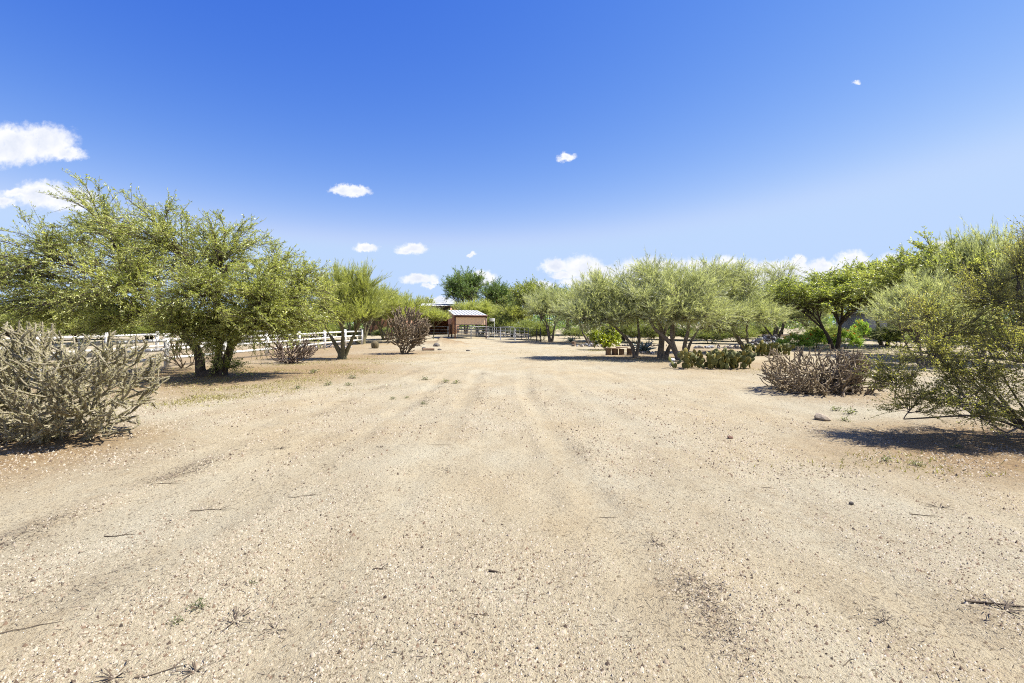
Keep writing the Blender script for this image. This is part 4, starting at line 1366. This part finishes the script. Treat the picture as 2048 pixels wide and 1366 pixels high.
run([(-6.15, 52.3), (-4.55, 52.4), (-2.75, 52.5)], 1.34, ['steel corral panel across the left half of the shelter front', 'steel corral panel across the right half of the shelter front'])
run([(-2.6, 52.3), at(1001, 680.3), at(1030, 681.8), at(1058, 683.0)], 1.30,
    ['grey corral panel just right of the shelter post', 'grey corral panel, second to the right of the shelter', 'grey corral panel, third to the right of the shelter, nearest the gate posts'])
run([(-6.9, 58.8), (-4.2, 58.4), (-1.6, 57.6), (.2, 56.0), at(1043, 679)], 1.35,
    ['back corral panel seen under the left of the shelter', 'back corral panel seen under the right of the shelter', 'back corral panel behind the front run', 'back corral panel in front of the yellow-green bush'])


def gate_posts():
    for px, py, top, lab in ((1073.5, 682.4, 1.15, 'left dark square gate post at the corral end'), (1081.5, 683.4, 1.25, 'right dark square gate post at the corral end, next to the palo verde trunk')):
        x, y = at(px, py)
        e = empty('gate_post', (x, y, g(x, y))); tag(e, lab, 'post', 'dark corral gate posts')
        MB().box(-.05, .05, -.05, .05, -.1, top).build('shaft', M['steel_dark'], e)
        MB().box(-.06, .06, -.06, .06, top, top + .02).build('cap', M['steel_dark'], e)
    a, b = at(1058.5, 683.0), at(1081, 683.4)
    e = empty('corral_gate', (a[0], a[1], g(*a)), math.atan2(b[1] - a[1], b[0] - a[0]))
    tag(e, 'thin dark pipe gate at the right end of the corral', 'gate')
    L = math.hypot(b[0] - a[0], b[1] - a[1])
    for z in (.35, .62, .9, 1.12):
        MB().tube([(.1, 0, z), (L - .1, 0, z)], .017, 6).build('rail', M['steel_dark'], e)
    for u in (.1, L - .1):
        MB().tube([(u, 0, .3), (u, 0, 1.14)], .02, 6).build('upright', M['steel_dark'], e)


gate_posts()


def slat_sign():
    x, y = -2.55, 54.5
    e = empty('slatted_frame', (x, y, g(x, y))); tag(e, 'small pale slatted frame on a thin post right of the shelter', 'frame')
    MB().tube([(.5, 0, -.1), (.5, 0, 2.1)], .03, 8).build('post', M['steel'], e)
    for z in (1.98, 2.1, 2.22):
        MB().box(-.05, .55, -.05, -.032, z - .035, z + .035).build('slat', M['white_paint'], e)
    for u in (.0, .5):
        MB().box(u - .02, u + .02, -.03, -.01, 1.93, 2.26).build('batten', M['white_paint'], e)


slat_sign()


def barn():
    x0, x1, y0, y1 = -22.0, -9.2, 70.0, 82.0
    e = empty('barn', (x0, y0, 0)); tag(e, 'reddish tan barn with low pale metal roof behind the trees left of the shelter', 'barn')
    W, D = x1 - x0, y1 - y0
    eave, ridge = 4.3, 4.85
    MB().box(0, W - 3.6, 0, .12, -.1, 2.9).build('front_wall', M['barn_wall'], e)
    for i in range(9):
        MB().box(.2 + i * 1.0, .24 + i * 1.0, -.03, -.002, 0, 2.88).build('batten', M['brown_paint'], e)
    MB().box(0, .12, .12, D, -.1, eave).build('side_wall', M['barn_wall'], e)
    MB().box(W - .12, W, 3.0, D, -.1, eave).build('side_wall', M['barn_wall'], e)
    MB().box(.12, W - .12, D - .12, D, -.1, eave).build('back_wall', M['barn_wall'], e)
    MB().box(0, W, -.02, .1, eave - 1.1, eave - .08).build('eave_shade_strip', M['shade'], e)  # dark strip paints the shade below the eave
    for u in (W - 3.5, W - .1):
        MB().box(u - .09, u + .09, -.09, .09, -.1, eave - 1.1).build('post', M['brown_paint'], e)
    V = [(-.6, -.9, eave - .05), (W + .6, -.9, eave - .05), (W + .6, D / 2, ridge), (-.6, D / 2, ridge), (W + .6, D + .6, eave), (-.6, D + .6, eave)]
    V2 = [(a, b, c + .06) for a, b, c in V]
    link('roof', mesh('barn_roof', V + V2, [[(0, 3, 2, 1), (3, 5, 4, 2), (6, 7, 8, 9), (9, 8, 10, 11), (0, 1, 7, 6), (1, 2, 8, 7), (2, 4, 10, 8), (4, 5, 11, 10), (5, 3, 9, 11), (3, 0, 6, 9)]], M['roof_metal']), e)
    gt = empty('stall_gate', (x1 - 3.3, y0 - .3, 0)); tag(gt, 'pale pipe gate in the dark barn opening left of the shelter', 'gate')
    for z in (.3, .75, 1.2):
        MB().tube([(0, 0, z), (3.0, 0, z)], .03, 6).build('rail', M['steel'], gt)
    for u in (0, 3.0):
        MB().tube([(u, 0, -.05), (u, 0, 1.3)], .035, 6).build('upright', M['steel'], gt)


barn()


def house():
    Y = 60.0
    x = (1735 - 1024) / F_PX * Y
    e = empty('house', (x, Y, 0), math.radians(-10)); tag(e, 'low grey stucco house behind the trees left of the creosote bush', 'house')
    W, D, H = 11.0, 8.0, 3.0
    # front wall in pieces round a window opening
    wx0, wx1, wz0, wz1 = 2.2, 3.6, 1.0, 2.1
    MB().box(0, wx0, 0, .2, -.2, H).build('wall', M['house_wall'], e)
    MB().box(wx1, W, 0, .2, -.2, H).build('wall', M['house_wall'], e)
    MB().box(wx0, wx1, .003, .197, -.2, wz0).build('wall', M['house_wall'], e)
    MB().box(wx0, wx1, .003, .197, wz1, H).build('wall', M['house_wall'], e)
    MB().box(0, .2, .2, D, -.2, H).build('wall', M['house_wall'], e)
    MB().box(W - .2, W, .2, D, -.2, H).build('wall', M['house_wall'], e)
    MB().box(.2, W - .2, D - .2, D, -.2, H).build('wall', M['house_wall'], e)
    wdw = MB().box(wx0 + .04, wx1 - .04, .08, .11, wz0 + .04, wz1 - .04).build('window', M['glass'], e)
    fr = MB()
    for a in ((wx0, wx1, wz0, wz0 + .05), (wx0, wx1, wz1 - .05, wz1), (wx0, wx0 + .05, wz0 + .05, wz1 - .05), (wx1 - .05, wx1, wz0 + .05, wz1 - .05)):
        fr.box(a[0] + .002, a[1] - .002, .05, .14, a[2] + .002, a[3] - .002)
    fr.build('frame', M['white_paint'], wdw)
    MB().box(-.5, W + .5, -.7, D + .5, H, H + .18).build('roof', M['stone_grey'], e)


house()

# ------------------------------------------------------------------ small things: bench, stumps, stones


def log(mb_len, r, name, parent, loc, rot=(0, 0, 0), seed=0):
    rng = np.random.default_rng(seed)
    mb = MB()
    n = 14
    rr = r * (1 + rng.normal(0, .06, n))
    V, Q = [], []
    for z, k in ((0, 1.05), (mb_len * .5, .97), (mb_len, 1.0)):
        for i in range(n):
            a = i / n * 2 * math.pi
            V.append((math.cos(a) * rr[i] * k, math.sin(a) * rr[i] * k, z))
    for k in range(2):
        for i in range(n):
            Q.append((k * n + i, k * n + (i + 1) % n, (k + 1) * n + (i + 1) % n, (k + 1) * n + i))
    o = link(name, mesh(name, V, [Q], M['log'], smooth=True), parent, loc, rot)
    top = [(v[0], v[1], mb_len) for v in V[2 * n:]] + [(0, 0, mb_len + .004)]
    T = [(i, (i + 1) % n, n) for i in range(n)]
    link('cut_face', mesh('cut_face', top, [T], M['logend']), o)
    return o


def bench():
    x, y = at(1212, 710)
    e = empty('plank_bench', (x, y, g(x, y)), math.radians(4)); tag(e, 'rustic plank bench on log stumps under the leaning palo verde', 'bench')
    for u, v, r, h in ((.12, .0, .15, .38), (.52, .12, .17, .36), (.88, .02, .15, .36), (1.36, .0, .18, .40)):
        log(h, r, 'stump_leg', e, (u, v, -.03), (0, 0, u), int(u * 100))
    MB().box(-.03, .75, -.16, .16, .352, .40).build('plank', M['plank'], e)
    MB().box(.60, 1.18, -.13, .20, .402, .445).build('plank', M['plank'], e)


bench()
x_, y_ = at(1147, 692)
st_ = empty('tree_stump', (x_, y_, g(x_, y_))); tag(st_, 'small cut stump in front of the farther agave', 'stump')
log(.34, .15, 'trunk', st_, (0, 0, -.03), seed=5)


def stone_mesh(seed, mat, n=12):
    rng = np.random.default_rng(seed)
    import bmesh
    bm = bmesh.new()
    bmesh.ops.create_icosphere(bm, subdivisions=2, radius=1.0)
    for v in bm.verts:
        d = np.array(v.co)
        k = 1 + .16 * math.sin(d[0] * 2.3 + seed) + .14 * math.sin(d[1] * 3.1 + seed * 1.7) + .12 * math.sin(d[2] * 2.7 + seed * .6)
        pl = rng
        v.co = v.co * k
    for _ in range(5):
        nrm = unit(rng.normal(size=3)); off = rng.uniform(.62, .85)
        for v in bm.verts:
            dd = float(np.dot(nrm, v.co)) - off
            if dd > 0: v.co = v.co - Vector(nrm) * dd * .9
    me = bpy.data.meshes.new('stone')
    bm.to_mesh(me); bm.free()
    me.materials.append(M[mat])
    return me


ST = {k: [stone_mesh(i * 7 + s, k) for s in range(3)] for i, k in enumerate(('stone_grey', 'stone_dark', 'stone_tan', 'stone_red'))}


def rock(px, py, s, mat, label, group=None, rz=0.0, v=0, name='rock'):
    x, y = at(px, py)
    o = link(name, ST[mat][v], None, (x, y, g(x, y) + s[2] * .45), (0.1, .05, rz), s)
    tag(o, label, 'rock', group)


rock(1643, 835, (.145, .12, .085), 'stone_tan', 'fist-sized mottled rock on the gravel left of the creosote shadow', rz=.5)
rock(1462, 870, (.045, .035, .024), 'stone_red', 'small dark red stone lying alone on the gravel', rz=.2, v=1)
rock(1703, 1004, (.026, .02, .018), 'stone_dark', 'single dark pebble on the open gravel at the lower right', v=2)
rock(872, 693, (.30, .24, .17), 'stone_dark', 'dark rounded rock at the foot of the dirt mound', v=0)
rock(879, 699.5, (.16, .1, .06), 'stone_dark', 'flat dark stone in front of the dirt mound', v=1)
rock(937, 701.5, (.15, .1, .05), 'stone_dark', 'flat dark stone alone on the drive right of the mound', v=2)
rock(848, 699, (.18, .12, .10), 'stone_dark', 'dark stone right behind the short log by the mound', v=1)
rock(1345, 0 + 733, (.10, .10, .10), 'stone_grey', 'round grey stone beside the white globe at the wide prickly pear', v=1)
xl, yl = at(856, 700.5)
lo_ = empty('short_log', (xl, yl, g(xl, yl) + .07), .35); tag(lo_, 'short dark log lying between the tall brown cholla and the mound', 'log')
log(.75, .08, 'trunk', lo_, (-.35, 0, 0), (0, math.radians(90), 0), 9)


def stone_pile(name, label, px, py, wx, wy, h, n, mats, size, seed, group='stone piles'):
    x, y = at(px, py)
    rng = random.Random(seed)
    e = empty(name, (x, y, g(x, y))); tag(e, label, 'stones', group)
    for i in range(n):
        a, r = rng.uniform(0, 6.283), math.sqrt(rng.random())
        s = size * rng.uniform(.6, 1.3)
        z = h * (1 - r * r) * rng.random()
        link('stone', ST[rng.choice(mats)][rng.randrange(3)], e, (math.cos(a) * r * wx / 2, math.sin(a) * r * wy / 2, z + s * .3),
             (rng.uniform(0, 6), rng.uniform(0, 6), rng.uniform(0, 6)), (s, s * rng.uniform(.6, 1), s * rng.uniform(.45, .8)))


stone_pile('stone_pile', 'grey stone pile behind the smaller prickly pears', 1535, 690, 3.0, 2.0, .75, 110, ('stone_grey', 'stone_grey', 'stone_dark'), .17, 1)
stone_pile('stone_row', 'low row of grey stones left of the lemon tree', 1178, 693, 2.4, .8, .12, 34, ('stone_grey', 'stone_dark', 'stone_tan'), .15, 2)
stone_pile('stone_bed', 'scattered pale stones around the blue-grey agave', 1308, 707, 2.2, 1.4, .05, 60, ('stone_grey', 'stone_tan'), .08, 3)
stone_pile('stone_border', 'thin line of stones across the pale ground behind the agave', 1290, 692, 4.6, .5, .05, 40, ('stone_dark', 'stone_tan'), .12, 4)
stone_pile('stone_pile', 'red-brown rock heap in front of the grey house', 1722, 675, 4.2, 1.5, .8, 70, ('stone_red', 'stone_dark'), .26, 5)
stone_pile('stone_border', 'low broken line of stones beyond the wide prickly pear', 1440, 697, 4.0, 1.2, .08, 46, ('stone_grey', 'stone_tan'), .12, 6)
stone_pile('stone_row', 'pale stones along the fence foot under the slender palo verde', 668, 696, 2.6, .8, .06, 30, ('stone_grey', 'stone_tan'), .11, 7)


def timber_edge():
    a = at(1488, 681); L = 5.2
    e = empty('timber_edging', (a[0], a[1], 0), math.radians(-4)); tag(e, 'long weathered timber beam behind the grey stone pile', 'timber')
    for i, u in enumerate((0, 2.6)):
        MB().box(u, u + 2.59, -.1, .1, .42, .58).build('beam', M['plank'], e)
    for u in (.2, 2.6, 5.0):
        MB().box(u - .08, u + .08, -.07, .07, -.1, .418).build('block', M['log'], e)


timber_edge()


def globe_lamp():
    x, y = at(1345, 737)
    e = empty('garden_lamp', (x, y, g(x, y))); tag(e, 'small white curved garden lamp at the left end of the wide prickly pear', 'garden lamp')
    pts = [(math.cos(a) * .13, 0, .17 + math.sin(a) * .15) for a in np.linspace(math.radians(250), math.radians(70), 12)]
    MB().tube(pts, .014, 6).build('stem', M['white_paint'], e)
    V, Q, n = [], [], 14
    prof = [(.0, .01), (.005, .07), (.035, .10), (.075, .105), (.11, .075), (.13, .02)]
    for z, r in prof:
        for i in range(n):
            a = i / n * 2 * math.pi; V.append((math.cos(a) * r, math.sin(a) * r, z))
    for k in range(len(prof) - 1):
        for i in range(n):
            Q.append((k * n + i, k * n + (i + 1) % n, (k + 1) * n + (i + 1) % n, (k + 1) * n + i))
    link('shade', mesh('lamp_shade', V, [Q], M['white_paint'], smooth=True), e, (.0, 0, .24))


globe_lamp()

# ------------------------------------------------------------------ gravel, litter, weeds


def gravel():
    rng = np.random.default_rng(42)
    pv = np.array([(1, 0, -.3), (.2, 1, -.3), (-1, .1, -.3), (-.1, -1, -.3), (.1, .05, 1)], float)
    pf = np.array([(0, 1, 4), (1, 2, 4), (2, 3, 4), (3, 0, 4)])
    Ps, Fs, Ts, off = [], [], [], 0
    for n, y0, y1, r0 in ((118000, 1.7, 5.6, .0044), (52000, 5.4, 14.0, .0075)):
        y = y0 + (y1 - y0) * rng.beta(1.0, 1.7, n)
        x = rng.uniform(-1, 1, n) * (1.2 * y + 1.6)
        k = smooth_noise(x, y, .55, 21) + smooth_noise(x, y, 1.9, 22) + .6 * smooth_noise(x, y * .3, .4, 23)
        p = np.clip(.62 + k * 1.5, .07, 1)
        for cx, a in rut_lines(y):          # wheels have packed the track beds and pushed the stones aside
            p = p * (1 - .9 * np.exp(-((x - cx) / .2) ** 2)) * (1 + .8 * np.exp(-((x - cx - .33) / .1) ** 2))
        keep = rng.random(n) < p
        x, y = x[keep], y[keep]
        n = len(x)
        s = np.clip(np.exp(rng.normal(math.log(r0), .45, n)), .002, .016) * (1 + .04 * np.clip(y - 2, 0, 12))
        big = rng.random(n) < .003
        s[big] *= rng.uniform(1.3, 2.0, big.sum())
        sc = s[:, None] * np.stack([rng.uniform(.8, 1.5, n), rng.uniform(.7, 1.2, n), rng.uniform(.8, 1.5, n)], 1)
        a = rng.uniform(0, 2 * math.pi, n)
        V = pv[None] * sc[:, None] * (1 + rng.normal(0, .13, (n, 5, 1)))
        V[:, 4, :2] += rng.normal(0, .3, (n, 2)) * s[:, None]
        ca, sa = np.cos(a)[:, None], np.sin(a)[:, None]
        X = V[..., 0] * ca - V[..., 1] * sa; Y = V[..., 0] * sa + V[..., 1] * ca
        Ps.append(np.stack([X + x[:, None], Y + y[:, None], V[..., 2] + gz(x, y)[:, None]], -1).reshape(-1, 3))
        Fs.append((pf[None] + (np.arange(n) * 5)[:, None, None]).reshape(-1, 3) + off)
        off += n * 5
        tint = np.clip(rng.normal(.54, .2, n), 0, 1)
        dk = rng.random(n) < .2  # share of dark stones raised to imitate missing pebble shadows
        tint[dk] = rng.uniform(0, .2, dk.sum())
        wh = rng.random(n) < .05
        tint[wh] = rng.uniform(.8, .95, wh.sum())
        tint = np.where(s > .0075, np.minimum(tint, .62), tint)
        Ts.append(np.repeat(tint, 5))
    me = mesh('gravel', np.concatenate(Ps), [np.concatenate(Fs)], M['pebble'], tint=np.concatenate(Ts))
    tag(link('gravel', me), 'loose light gravel stones over the sandy drive', 'gravel', kind='stuff')


gravel()


def litter():
    rng = np.random.default_rng(43)
    P, L = [], []
    # drifts along the track edges
    n = 42000
    y = 1.8 + rng.exponential(4.0, n)
    lines = rut_lines(y)
    pick = rng.choice([0, 1, 2, 4], n)
    cx = np.choose(pick, [l[0] for l in lines])
    x = cx + rng.normal(.30, .11, n)
    keep = rng.random(n) < np.clip(smooth_noise(x * .3 + pick * 7, y, .9, 31) * 4.0 - .3, 0.01, 1)
    P.append(np.stack([x, y], 1)[keep])
    n = 12000
    y = 1.8 + rng.exponential(5.0, n); x = rng.uniform(-1, 1, n) * (1.2 * y + 1.5)
    keep = rng.random(n) < np.clip(.2 + 1.6 * smooth_noise(x, y, .9, 33), .03, 1)
    P.append(np.stack([x, y], 1)[keep])
    for px, py, rx, ry, m in ((240, 1160, .35, .2, 500), (810, 1195, .45, .3, 520), (885, 1300, .22, .15, 220), (30, 1210, .25, .15, 260), (480, 1240, .2, .14, 220), (1300, 1265, .16, .18, 150),
                              (1310, 1083, .25, .2, 160), (1760, 1235, .35, .2, 240), (2000, 1260, .3, .25, 300), (470, 905, .8, .5, 350), (730, 890, .9, .5, 300), (560, 985, .7, .35, 320), (1500, 975, .7, .4, 240),
                              (1900, 880, 1.3, .8, 900), (2000, 930, 1.0, .5, 600), (120, 900, 1.4, .5, 700), (860, 690, 1.6, 1.0, 200)):
        c = at(px, py)
        P.append(np.stack([rng.normal(c[0], rx, m), rng.normal(c[1], ry, m)], 1))
    P = np.concatenate(P)
    P = P[(P[:, 1] > 1.5) & (P[:, 1] < 45)]
    n = len(P)
    z = gz(P[:, 0], P[:, 1]) + rng.uniform(.001, .008, n)
    p = np.stack([P[:, 0], P[:, 1], z], 1)
    d = rng.normal(size=(n, 3)); d[:, 2] = rng.normal(.08, .22, n); d = unit(d)
    s = unit(np.cross(d, np.array([0, 0, 1.0]) + rng.normal(0, .4, (n, 3))))
    far = 1 + np.clip(P[:, 1] - 3, 0, 12) * .09
    L = rng.gamma(2.0, .014, n) * far + .008
    V, F = rhombs(p, d, s, L, np.minimum(.0042, L * .2) * far * rng.uniform(.5, 1.3, n))
    tag(link('plant_litter', mesh('plant_litter', V, [F], M['litter'], tint=np.repeat(rng.random(n), 4))), 'dark dry bits of twig and leaf strewn over the gravel', 'litter', kind='stuff')


litter()


def cover():
    rng = np.random.default_rng(44)
    spots = [(470, 775, 1.6, .5, 1800), (560, 762, 1.5, .5, 1500), (640, 745, 1.7, .7, 1500), (720, 722, 1.8, 1.0, 1300), (400, 790, 1.0, .4, 1200), (350, 800, .7, .4, 900), (780, 714, 1.6, 1.2, 700),
             (1190, 700, 1.2, .8, 1500), (1230, 722, 1.6, .6, 900), (1840, 915, .8, .25, 260), (1950, 930, .9, .2, 300), (1560, 745, 1.2, .8, 600), (940, 705, 2.5, 1.5, 300), (1060, 705, 2.5, 1.5, 300),
             (470, 745, 2.2, .8, 1600), (620, 730, 2.0, 1.0, 1400)]
    P = np.concatenate([np.stack([rng.normal(at(a, b)[0], rx, 2 * m), rng.normal(at(a, b)[1], ry, 2 * m)], 1) for a, b, rx, ry, m in spots])
    keep = rng.random(len(P)) < np.clip(.5 + 2.2 * smooth_noise(P[:, 0], P[:, 1], .8, 45), .05, 1)
    P = P[keep]; n = len(P)
    p = np.stack([P[:, 0], P[:, 1], gz(P[:, 0], P[:, 1]) - .005], 1)
    d = unit(rng.normal(0, .7, (n, 3)) + np.array([0, 0, .75])); d[:, 2] = np.abs(d[:, 2])
    s = unit(np.cross(d, sphere_dirs(rng, n)))
    V, F = spikes(p, d, s, rng.uniform(.02, .08, n), rng.uniform(.010, .02, n))
    tag(link('ground_cover', mesh('ground_cover', V, [F], M['dry_grass'], tint=np.repeat(np.clip(rng.normal(.5, .25, n), 0, 1), 3))), 'thin yellow-green ground cover on the sandy soil near the trees', 'grass', kind='stuff')


cover()


def weed_meshes(seed, dead=False):
    rng = np.random.default_rng(seed)
    n = 11
    mb = MB()
    for i in range(n):
        a, t = rng.uniform(0, 6.283), rng.uniform(.5, 1.45)
        d = np.array([math.cos(a) * math.sin(t), math.sin(a) * math.sin(t), math.cos(t)]) * rng.uniform(.5, 1.0)
        mb.tube([(0, 0, 0), d * .5 + np.array([0, 0, .08]), d + np.array([0, 0, -.03])], [.028, .02, .006], 4, cap=False)
    st = mb.make('weed_stems', M['twig'])
    m = 60 if not dead else 26
    a, t = rng.uniform(0, 6.283, m), rng.uniform(.2, 1.5, m)
    dd = np.stack([np.cos(a) * np.sin(t), np.sin(a) * np.sin(t), np.cos(t)], 1)
    p = dd * rng.uniform(.25, 1, m)[:, None]
    ld = unit(dd + rng.normal(0, .6, (m, 3))); s = unit(np.cross(ld, sphere_dirs(rng, m)))
    V, F = rhombs(p, ld, s, rng.uniform(.22, .4, m), rng.uniform(.10, .2, m) * (1 if not dead else .35))
    return st, mesh('weed_leaves', V, [F], M['weed_leaf' if not dead else 'litter'], tint=np.repeat(rng.random(m), 4))


WEED = [weed_meshes(s) for s in (1, 2, 3)]
DEAD = [weed_meshes(s, True) for s in (4, 5, 6)]


def weed(px, py, s, label, dead=False, v=0, squash=.7):
    x, y = at(px, py)
    s *= 1.0 if dead else .82
    e = empty('dry_weed' if dead else 'weed', (x, y, g(x, y) - .004), v * 1.9 + px, (s, s, s * squash))
    tag(e, label, 'weed', 'dead weeds on the gravel' if dead else 'green weeds on the gravel')
    st, lf = (DEAD if dead else WEED)[v % 3]
    link('stems', st, e); link('leaves', lf, e)


GW = ['weed on the sandy soil straight below the slender palo verde trunk', 'bushy weed on the gravel, lower right of the slender palo verde', 'low weed tucked under the bushy weed at the left of the drive',
      'weed on the gravel between the slender palo verde and the left drift', 'leftmost of three weeds in line across the middle of the drive', 'middle one of three weeds in line across the drive',
      'rightmost of three weeds in line across the middle of the drive', 'tiny weed alone below the three weeds in line', 'tiny weed, left one of a pair on the drive', 'tiny weed, right one of a pair on the drive',
      'weed on the gravel nearest the large mesquite shadow', 'largest of three weeds right of the mottled rock', 'weed just behind the mottled rock', 'weed right beside the mottled rock, nearest the camera of three',
      'left one of two weeds below the creosote shadow', 'right one of two weeds below the creosote shadow', 'small weed inside the creosote shadow', 'tiny green seedling left of the uprooted dead weed',
      'green seedling above the lower left dead weed', 'tiny green seedling alone at the lower left of the drive']
for i, (px, py, s) in enumerate([(628, 748, .26), (705, 757, .24), (697, 770, .18), (655, 770, .2), (850, 761, .2), (890, 766, .2), (912, 767, .18), (847, 809, .12), (786, 797, .12), (813, 796, .1),
                                 (595, 777, .18), (1700, 825, .2), (1672, 818, .16), (1690, 838, .14), (1770, 915, .12), (1835, 925, .12), (1915, 890, .1), (352, 1244, .06), (396, 1215, .08), (505, 1165, .05)]):
    weed(px, py, s, GW[i], False, i)
for i, (px, py, s, lab) in enumerate([(470, 1238, .16, 'dead uprooted weed with radiating dark stems left of the lower middle'), (392, 1340, .15, 'dead uprooted weed at the bottom edge, left of the middle'), (228, 1352, .17, 'dead twiggy weed at the bottom left corner'),
                                      (550, 1255, .1, 'small dead weed right of the uprooted one at lower left'), (760, 1295, .08, 'small dead weed at the lower middle'), (945, 1237, .07, 'tiny dead weed below the dark driftwood chip'),
                                      (1310, 1085, .12, 'flattened dead weed on the gravel right of the middle'), (560, 895, .18, 'dry weed in the drift at the middle left'), (760, 895, .12, 'dry weed right of the middle left drift'),
                                      (1880, 1010, .15, 'dry weed on the gravel at the lower right'), (1770, 1245, .13, 'dry twiggy weed on the gravel near the lower right corner'), (2010, 1235, .2, 'dark dry weed at the lower right picture edge')]):
    weed(px, py, s, lab, True, i, .35)


def fallen_twig(px, py, L, ang, r, label, seed):
    x, y = at(px, py)
    rng = np.random.default_rng(seed)
    r *= .65
    L *= .8
    e = empty('fallen_twig', (x, y, g(x, y) + r), math.radians(ang))
    tag(e, label, 'twig', 'fallen twigs on the gravel')
    pts = [(L * (t - .5), rng.normal(0, .022) * L, rng.uniform(0, .012) * L) for t in np.linspace(0, 1, 6)]
    MB().tube(pts, [r, r * .9, r * .8, r * .7, r * .5, r * .25], 5).build('stem', M['twig'], e)
    if rng.random() < .6:
        q = pts[3]
        MB().tube([q, (q[0] + L * .15, q[1] + L * .14, q[2] + .01), (q[0] + L * .26, q[1] + L * .16, q[2] + .012)], [r * .6, r * .45, r * .2], 5).build('side_twig', M['twig'], e)


for i, (px, py, L, ang, r, lab) in enumerate([
        (430, 1015, .55, 8, .006, 'long thin twig on the gravel, level with the left drift'), (610, 990, .4, 14, .005, 'thin twig slanting on the gravel left of the centre'),
        (240, 1065, .3, 10, .007, 'short straight twig lying below the middle left drift'), (65, 1250, .38, 24, .005, 'thin twig at the left picture edge above the bottom corner'),
        (760, 1140, .12, 3, .008, 'short stubby twig left of the driftwood chip'), (960, 1232, .2, -6, .004, 'thin twig below the driftwood chip'),
        (1220, 1030, .22, 2, .004, 'thin straight twig right of the centre of the gravel'), (1850, 1028, .3, -14, .006, 'twig beside the dry weed at the lower right'),
        (1535, 970, .25, -14, .005, 'thin slanting twig below the small dark red stone'), (1745, 886, .35, -3, .011, 'straight twig at the left end of the creosote shadow'),
        (880, 890, .4, 3, .006, 'thin twig alone on the upper middle of the gravel'), (1700, 1330, .18, 28, .004, 'thin twig near the bottom edge at the right'),
        (690, 800, .6, -4, .006, 'long thin twig at the upper left of the gravel'), (330, 965, .5, 5, .006, 'thin twig below the shadow of the pale cholla')]):
    fallen_twig(px, py, L, ang, r, lab, 200 + i)
fallen_twig(2000, 1225, .45, -12, .012, 'thick dark fallen branch at the lower right picture edge', 300)
fallen_twig(990, 1147, .11, -22, .012, 'dark driftwood chip on the gravel in the lower middle', 301)
fallen_twig(330, 1340, .32, 20, .005, 'long thin stem lying beside the bottom-edge dead weed', 302)
